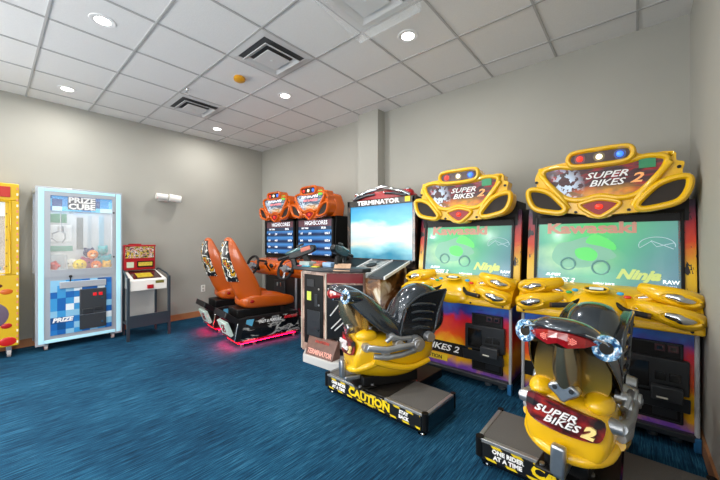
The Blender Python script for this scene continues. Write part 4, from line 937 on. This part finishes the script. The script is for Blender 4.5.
j = obj('joystick', G().cyl((.02, -.115, .825), (.035, -.115, .885), .006, n=12).sphere((.036, -.115, .893), .017), black, t, smooth=True)
cb = obj('coin_door', G().box(.0, .028, -.025, .245, .20, .715), mat('coin_gray', '#3d4146', .4, .3), t, bevel=.006, label='dark grey coin door')
for y in (.125, .185): obj('coin_button', G().box(.026, .034, y-.02, y+.02, .62, .66), mat('red_button', '#c01820', .3, emit=.5), cb, bevel=.003, label='red lit coin button')
obj('bill_acceptor', G().box(.026, .045, .0, .10, .40, .46), charcoal, cb, bevel=.004); obj('bill_acceptor', G().box(.026, .04, .12, .2, .43, .47), charcoal, cb, bevel=.004)
obj('door_seam', G().box(.027, .031, -.02, .24, .385, .392), steel, cb)
for z in (.58, .27): obj('lock', G().cyl((.028, .20, z), (.036, .20, z), .013, n=14), chrome, cb, smooth=True)
text('panel_lettering', 'PRIZE', .07, lwhite, lp, (.0075, -.185, .355), RX, off=.004, shear=.2, sx=1.05)
for x in (-.06, -.35):
    for y in (-.33, .33):
        c = obj('caster', G().cyl((x, y-.014, .034), (x, y+.014, .034), .034), mat('caster_wheel', '#b9b4b0', .4), t, smooth=True)
        obj('caster_fork', G().box(x-.02, x+.02, y-.022, y+.022, .045, .09), steel, c, bevel=.004); obj('caster_cap', G().cyl((x, y-.018, .034), (x, y+.018, .034), .014), red, c, smooth=True)

def plush(loc, r, col, label, kind):
    t = thing('plush_toy', label, 'plush toy', loc, random.uniform(-.4, .4), 'plush prizes in the claw machine')
    m = mat('plush'+col, col, .95, bump=.6, nscale=140)
    obj('plush_body', G().sphere((0, 0, r), (r*.9, r, r)), m, t, smooth=True)
    e = mat('eye_black', '#141414', .3)
    for s in (-1, 1): obj('eye', G().sphere((r*.82, s*r*.32, r*1.2), r*.13, 10, 8), e, t, smooth=True)
    if kind == 1:
        for s in (-1, 1): obj('ear', G().sphere((0, s*r*.65, r*1.85), (r*.2, r*.3, r*.35), 12, 8), m, t, smooth=True)
    if kind == 2:
        obj('snout', G().sphere((r*.85, 0, r*.8), (r*.3, r*.4, r*.25), 12, 8), mat('plush_cream', '#e8dcc0', .9), t, smooth=True)
    if kind == 3:
        obj('mouth', G().tube([(r*.86, -r*.4, r*.75), (r*.98, 0, r*.6), (r*.86, r*.4, r*.75)], r*.05, 6), e, t, smooth=True)
    if kind == 4:
        for i in range(5):
            u = 2*PI*i/5; obj('arm', G().sphere((r*.2, r*1.0*math.cos(u), r+r*1.0*math.sin(u)), (r*.3, r*.35, r*.35), 12, 8), m, t, smooth=True)
Pz = .951
plush((CX-.12, CY-.005, Pz), .072, '#e8c838', 'yellow round plush toy with a smile at the bottom of the prize window', 3)
plush((CX-.12, CY+.165, Pz), .06, '#e0762c', 'orange plush toy at the front right of the prize window', 2)
plush((CX-.13, CY+.28, Pz), .055, '#dfae3c', 'amber plush toy in the bottom right corner of the prize window', 1)
plush((CX-.28, CY+.10, Pz), .08, '#b04a6a', 'rose pink plush toy behind the orange one', 1)
plush((CX-.29, CY+.29, Pz), .09, '#58a8b0', 'teal plush toy at the back right inside the claw machine', 1)
plush((CX-.13, CY+.13, Pz+.145), .06, '#e88a30', 'light orange plush toy stacked on the front orange one', 2)
plush((CX-.27, CY+.11, Pz+.165), .06, '#3c3660', 'dark purple plush toy on top of the pile', 1)
plush((CX-.31, CY+.27, Pz+.192), .06, '#6cc0c4', 'pale aqua plush toy on top of the teal one', 1)
plush((CX-.28, CY-.06, Pz), .075, '#e8e4d8', 'white plush toy behind the smiling yellow one', 2)
plush((CX-.36, CY-.22, Pz), .04, '#7a9a4c', 'green plush toy behind the prize chute', 1)
plush((CX-.15, CY-.25, Pz+.022), .05, '#c8483c', 'red star-shaped plush toy at the left of the prize window', 4)

# ------------------------------------------------------------------ yellow candy crane at the left edge
ymach = mat('crane_yellow', '#d6ae12', .35, coat=.2)
t = thing('candy_crane_machine', 'yellow candy crane machine cut off by the left edge of the picture', 'claw machine', (-5.43, -.17, 0))
obj('lower_cabinet', G().box(-.38, 0, -.40, .40, .13, .95), ymach, t, bevel=.01)
obj('top_panel', G().box(-.38, 0, -.40, .40, 1.80, 2.0), ymach, t, bevel=.01)
obj('back_panel', G().box(-.38, -.36, -.40, .40, .95, 1.8), mat('crane_back', '#b0a498', .6, noise=.4, nscale=8), t)
for y in (-.40, .29): obj('corner_post', G().box(-.05, 0, y, y+.11, .95, 1.8), ymach, t, bevel=.005)
for y in (-.40, .36): obj('rear_post', G().box(-.38, -.34, y, y+.04, .95, 1.8), ymach, t, bevel=.005)
w_ = obj('window_door', G().tube([(.004, y, z) for y, z in ((-.33, .97), (.33, .97), (.33, 1.79), (-.33, 1.79))], .012, 4, True), ymach, t)
obj('pane', G().box(-.02, -.015, -.30, .30, .96, 1.80), pane, w_)
for z in (1.05, 1.2, 1.35, 1.5, 1.65): obj('rivet', G().cyl((.0, .30, z), (.006, .30, z), .007, n=10), mat('rivet_brown', '#7a5a20', .4), t)
obj('header_sign', G().box(.0, .01, -.36, .33, 1.84, 1.96), mat('header_red', '#b8281c', .35), t, bevel=.004, label='red header panel')
obj('payout_card', G().box(-.012, -.006, -.1, .30, 1.62, 1.78), mat('card_white', '#e0e4e4', .5), t)
obj('interior_shelf', G().box(-.36, -.03, -.35, .35, .95, .98), white, t)
l = lamp('machine_light', 'AREA', (-5.62, -.17, 1.78), (0, 0, 0), 1.5, .25, .6, (1, .97, .92))
for i in range(28):
    z = .16+i*.0655; obj('border_dash', G().box(-.001, .0015, .378, .392, z, z+.028), mat('dash_pink', '#e08a70', .4) if i % 2 else mat('dash_white', '#f2ead0', .4), t)
for y, z, a, b, c, nm in ((.30, .76, .05, .032, '#c86018', 'orange'), (.22, .83, .05, .025, '#5a1f1c', 'dark brown'), (.30, .37, .045, .03, '#b01818', 'red'), (.31, .19, .07, .05, '#c41a1a', 'red'), (.12, .5, .2, .17, '#6a5a6c', 'purple'), (-.1, .3, .1, .06, '#d07020', 'orange')):
    obj('candy_graphic', G().sphere((.0, y, z), (.006, a, b)), mat('candy'+c, c, .3), t, smooth=True, label=nm+' printed candy')
obj('window_graphic', G().sphere((.004, .12, .5), (.006, .13, .12)), mat('candy_pale', '#b8b0a4', .4, noise=.4, nscale=30), t, smooth=True)
for y in (-.3, .32):
    for x in (-.06, -.3):
        c = obj('caster', G().cyl((x, y-.016, .045), (x, y+.016, .045), .045), mat('caster_wheel', '#b9b4b0'), t, smooth=True)
        obj('caster_fork', G().box(x-.025, x+.025, y-.024, y+.024, .05, .13), steel, c, bevel=.004); obj('caster_cap', G().cyl((x, y-.02, .045), (x, y+.02, .045), .018), chrome, c, smooth=True)
pm = [('#c83c50', 'red'), ('#4aa0c8', 'sky blue'), ('#e0a030', 'amber')]
for i, (c, n) in enumerate(pm):
    o = tag(obj('wrapped_candy', G().sphere((-5.55, -.05+.10*i, 1.021), (.05, .045, .04)), mat('wrap'+c, c, .3, coat=.5), smooth=True), n+' wrapped prize inside the yellow crane machine', 'prize', 'wrapped prizes in the yellow machine')

# ------------------------------------------------------------------ small toy vending stand
steelblue = mat('stand_steel', '#3d4a54', .4, .5)
jumble = N('toy_jumble', .3, emit=.1); _c = jumble.ramp(jumble.noise(22, None, 3, .5), [(.36, '#30282c'), (.42, '#d8b838'), (.47, '#4a4448'), (.52, '#c8c4c0'), (.58, '#c85a28'), (.64, '#38405c')], True); jumble = jumble.done(_c)
t = thing('toy_vending_stand', 'small red and white toy vending stand on dark steel legs beside the claw machine', 'vending machine', (-5.10, 1.45, 0))
obj('machine_box', G().add([(0, -.22, .66), (0, .22, .66), (-.42, .19, .66), (-.42, -.19, .66), (0, -.22, .80), (0, .22, .80), (-.38, .19, .91), (-.38, -.19, .91), (-.42, .19, .91), (-.42, -.19, .91)],
    [(3, 2, 1, 0), (0, 1, 5, 4), (4, 5, 6, 7), (7, 6, 8, 9), (1, 2, 8, 6, 5), (0, 4, 7, 9, 3), (2, 3, 9, 8)]), whitep, t, bevel=.006, label='white sloped machine box')
sl = math.atan2(.11, .38)
def top(u0, u1, v0, v1, o0, o1):   # u along y, v toward the wall
    f = lambda u, v, o: (-v*math.cos(sl)-o*-math.sin(sl)*1, u, .80+v*math.sin(sl)+o*math.cos(sl))
    v_ = [f(u, v, o) for o in (o0, o1) for v in (v0, v1) for u in (u0, u1)]
    return G().add(v_, [(0, 2, 3, 1), (4, 5, 7, 6), (0, 1, 5, 4), (2, 6, 7, 3), (0, 4, 6, 2), (1, 3, 7, 5)])
q = obj('display_window', top(-.17, .17, .05, .36, .001, .006), mat('window_dark', '#3a1518', .15, coat=.5), t, label='dark red display window')
obj('window_picture', top(-.11, .08, .10, .26, .006, .008), mat('window_yellow', '#c0a82c', .3, noise=.5, nscale=25), q)
h = obj('display_head', G().box(-.42, -.33, -.22, .17, .92, 1.28), red, t, bevel=.008, label='red display head')
obj('head_window', G().box(-.334, -.326, -.20, .15, 1.09, 1.255), jumble, h)
obj('head_cap', G().box(-.42, -.32, -.225, .175, 1.255, 1.28), red, h, bevel=.006)
obj('head_cap', G().box(-.40, -.35, -.15, .0, 1.28, 1.295), red, h, bevel=.004)
obj('price_card', G().box(-.332, -.325, -.185, -.10, .955, 1.035), mat('card_mint', '#c8d0b8', .5), h)
obj('name_panel', G().box(-.332, -.325, -.06, .145, .955, 1.045), black, h)
obj('panel_picture', G().box(-.326, -.3235, -.045, .13, .975, 1.03), mat('panel_gold', '#c8b040', .35, noise=.6, nscale=60), h)
obj('label_badge', G().box(0, .004, .075, .18, .745, .785), mat('badge_olive', '#6e6a24', .4, noise=.6, nscale=60), t, bevel=.002)
obj('red_knob', G().box(0, .03, -.03, .045, .68, .735), red, t, bevel=.006)
for s in (-1, 1):
    y = s*.245
    obj('front_leg', G().box(-.02, .02, y-.016, y+.016, .0, .80).box(-.02, .018, y-.016, y+.016, .78, .84), steelblue, t, bevel=.004)
    obj('rear_leg', G().box(-.43, -.40, s*.20-.014, s*.20+.014, .0, .9), steelblue, t, bevel=.004)
    obj('side_rail', G().tube([(.0, y, .83), (-.1, y, .87), (-.36, s*.22, .93), (-.42, s*.21, .90)], .012, 8), steelblue, t, smooth=True)
obj('foot_shelf', G().box(-.42, .015, -.23, .23, .19, .205).box(0.0, .02, -.232, .232, .17, .335), steelblue, t, bevel=.004)
obj('back_plate', G().box(-.43, -.42, -.19, .19, .2, .66), mat('back_gray', '#b8bab8', .5), t)
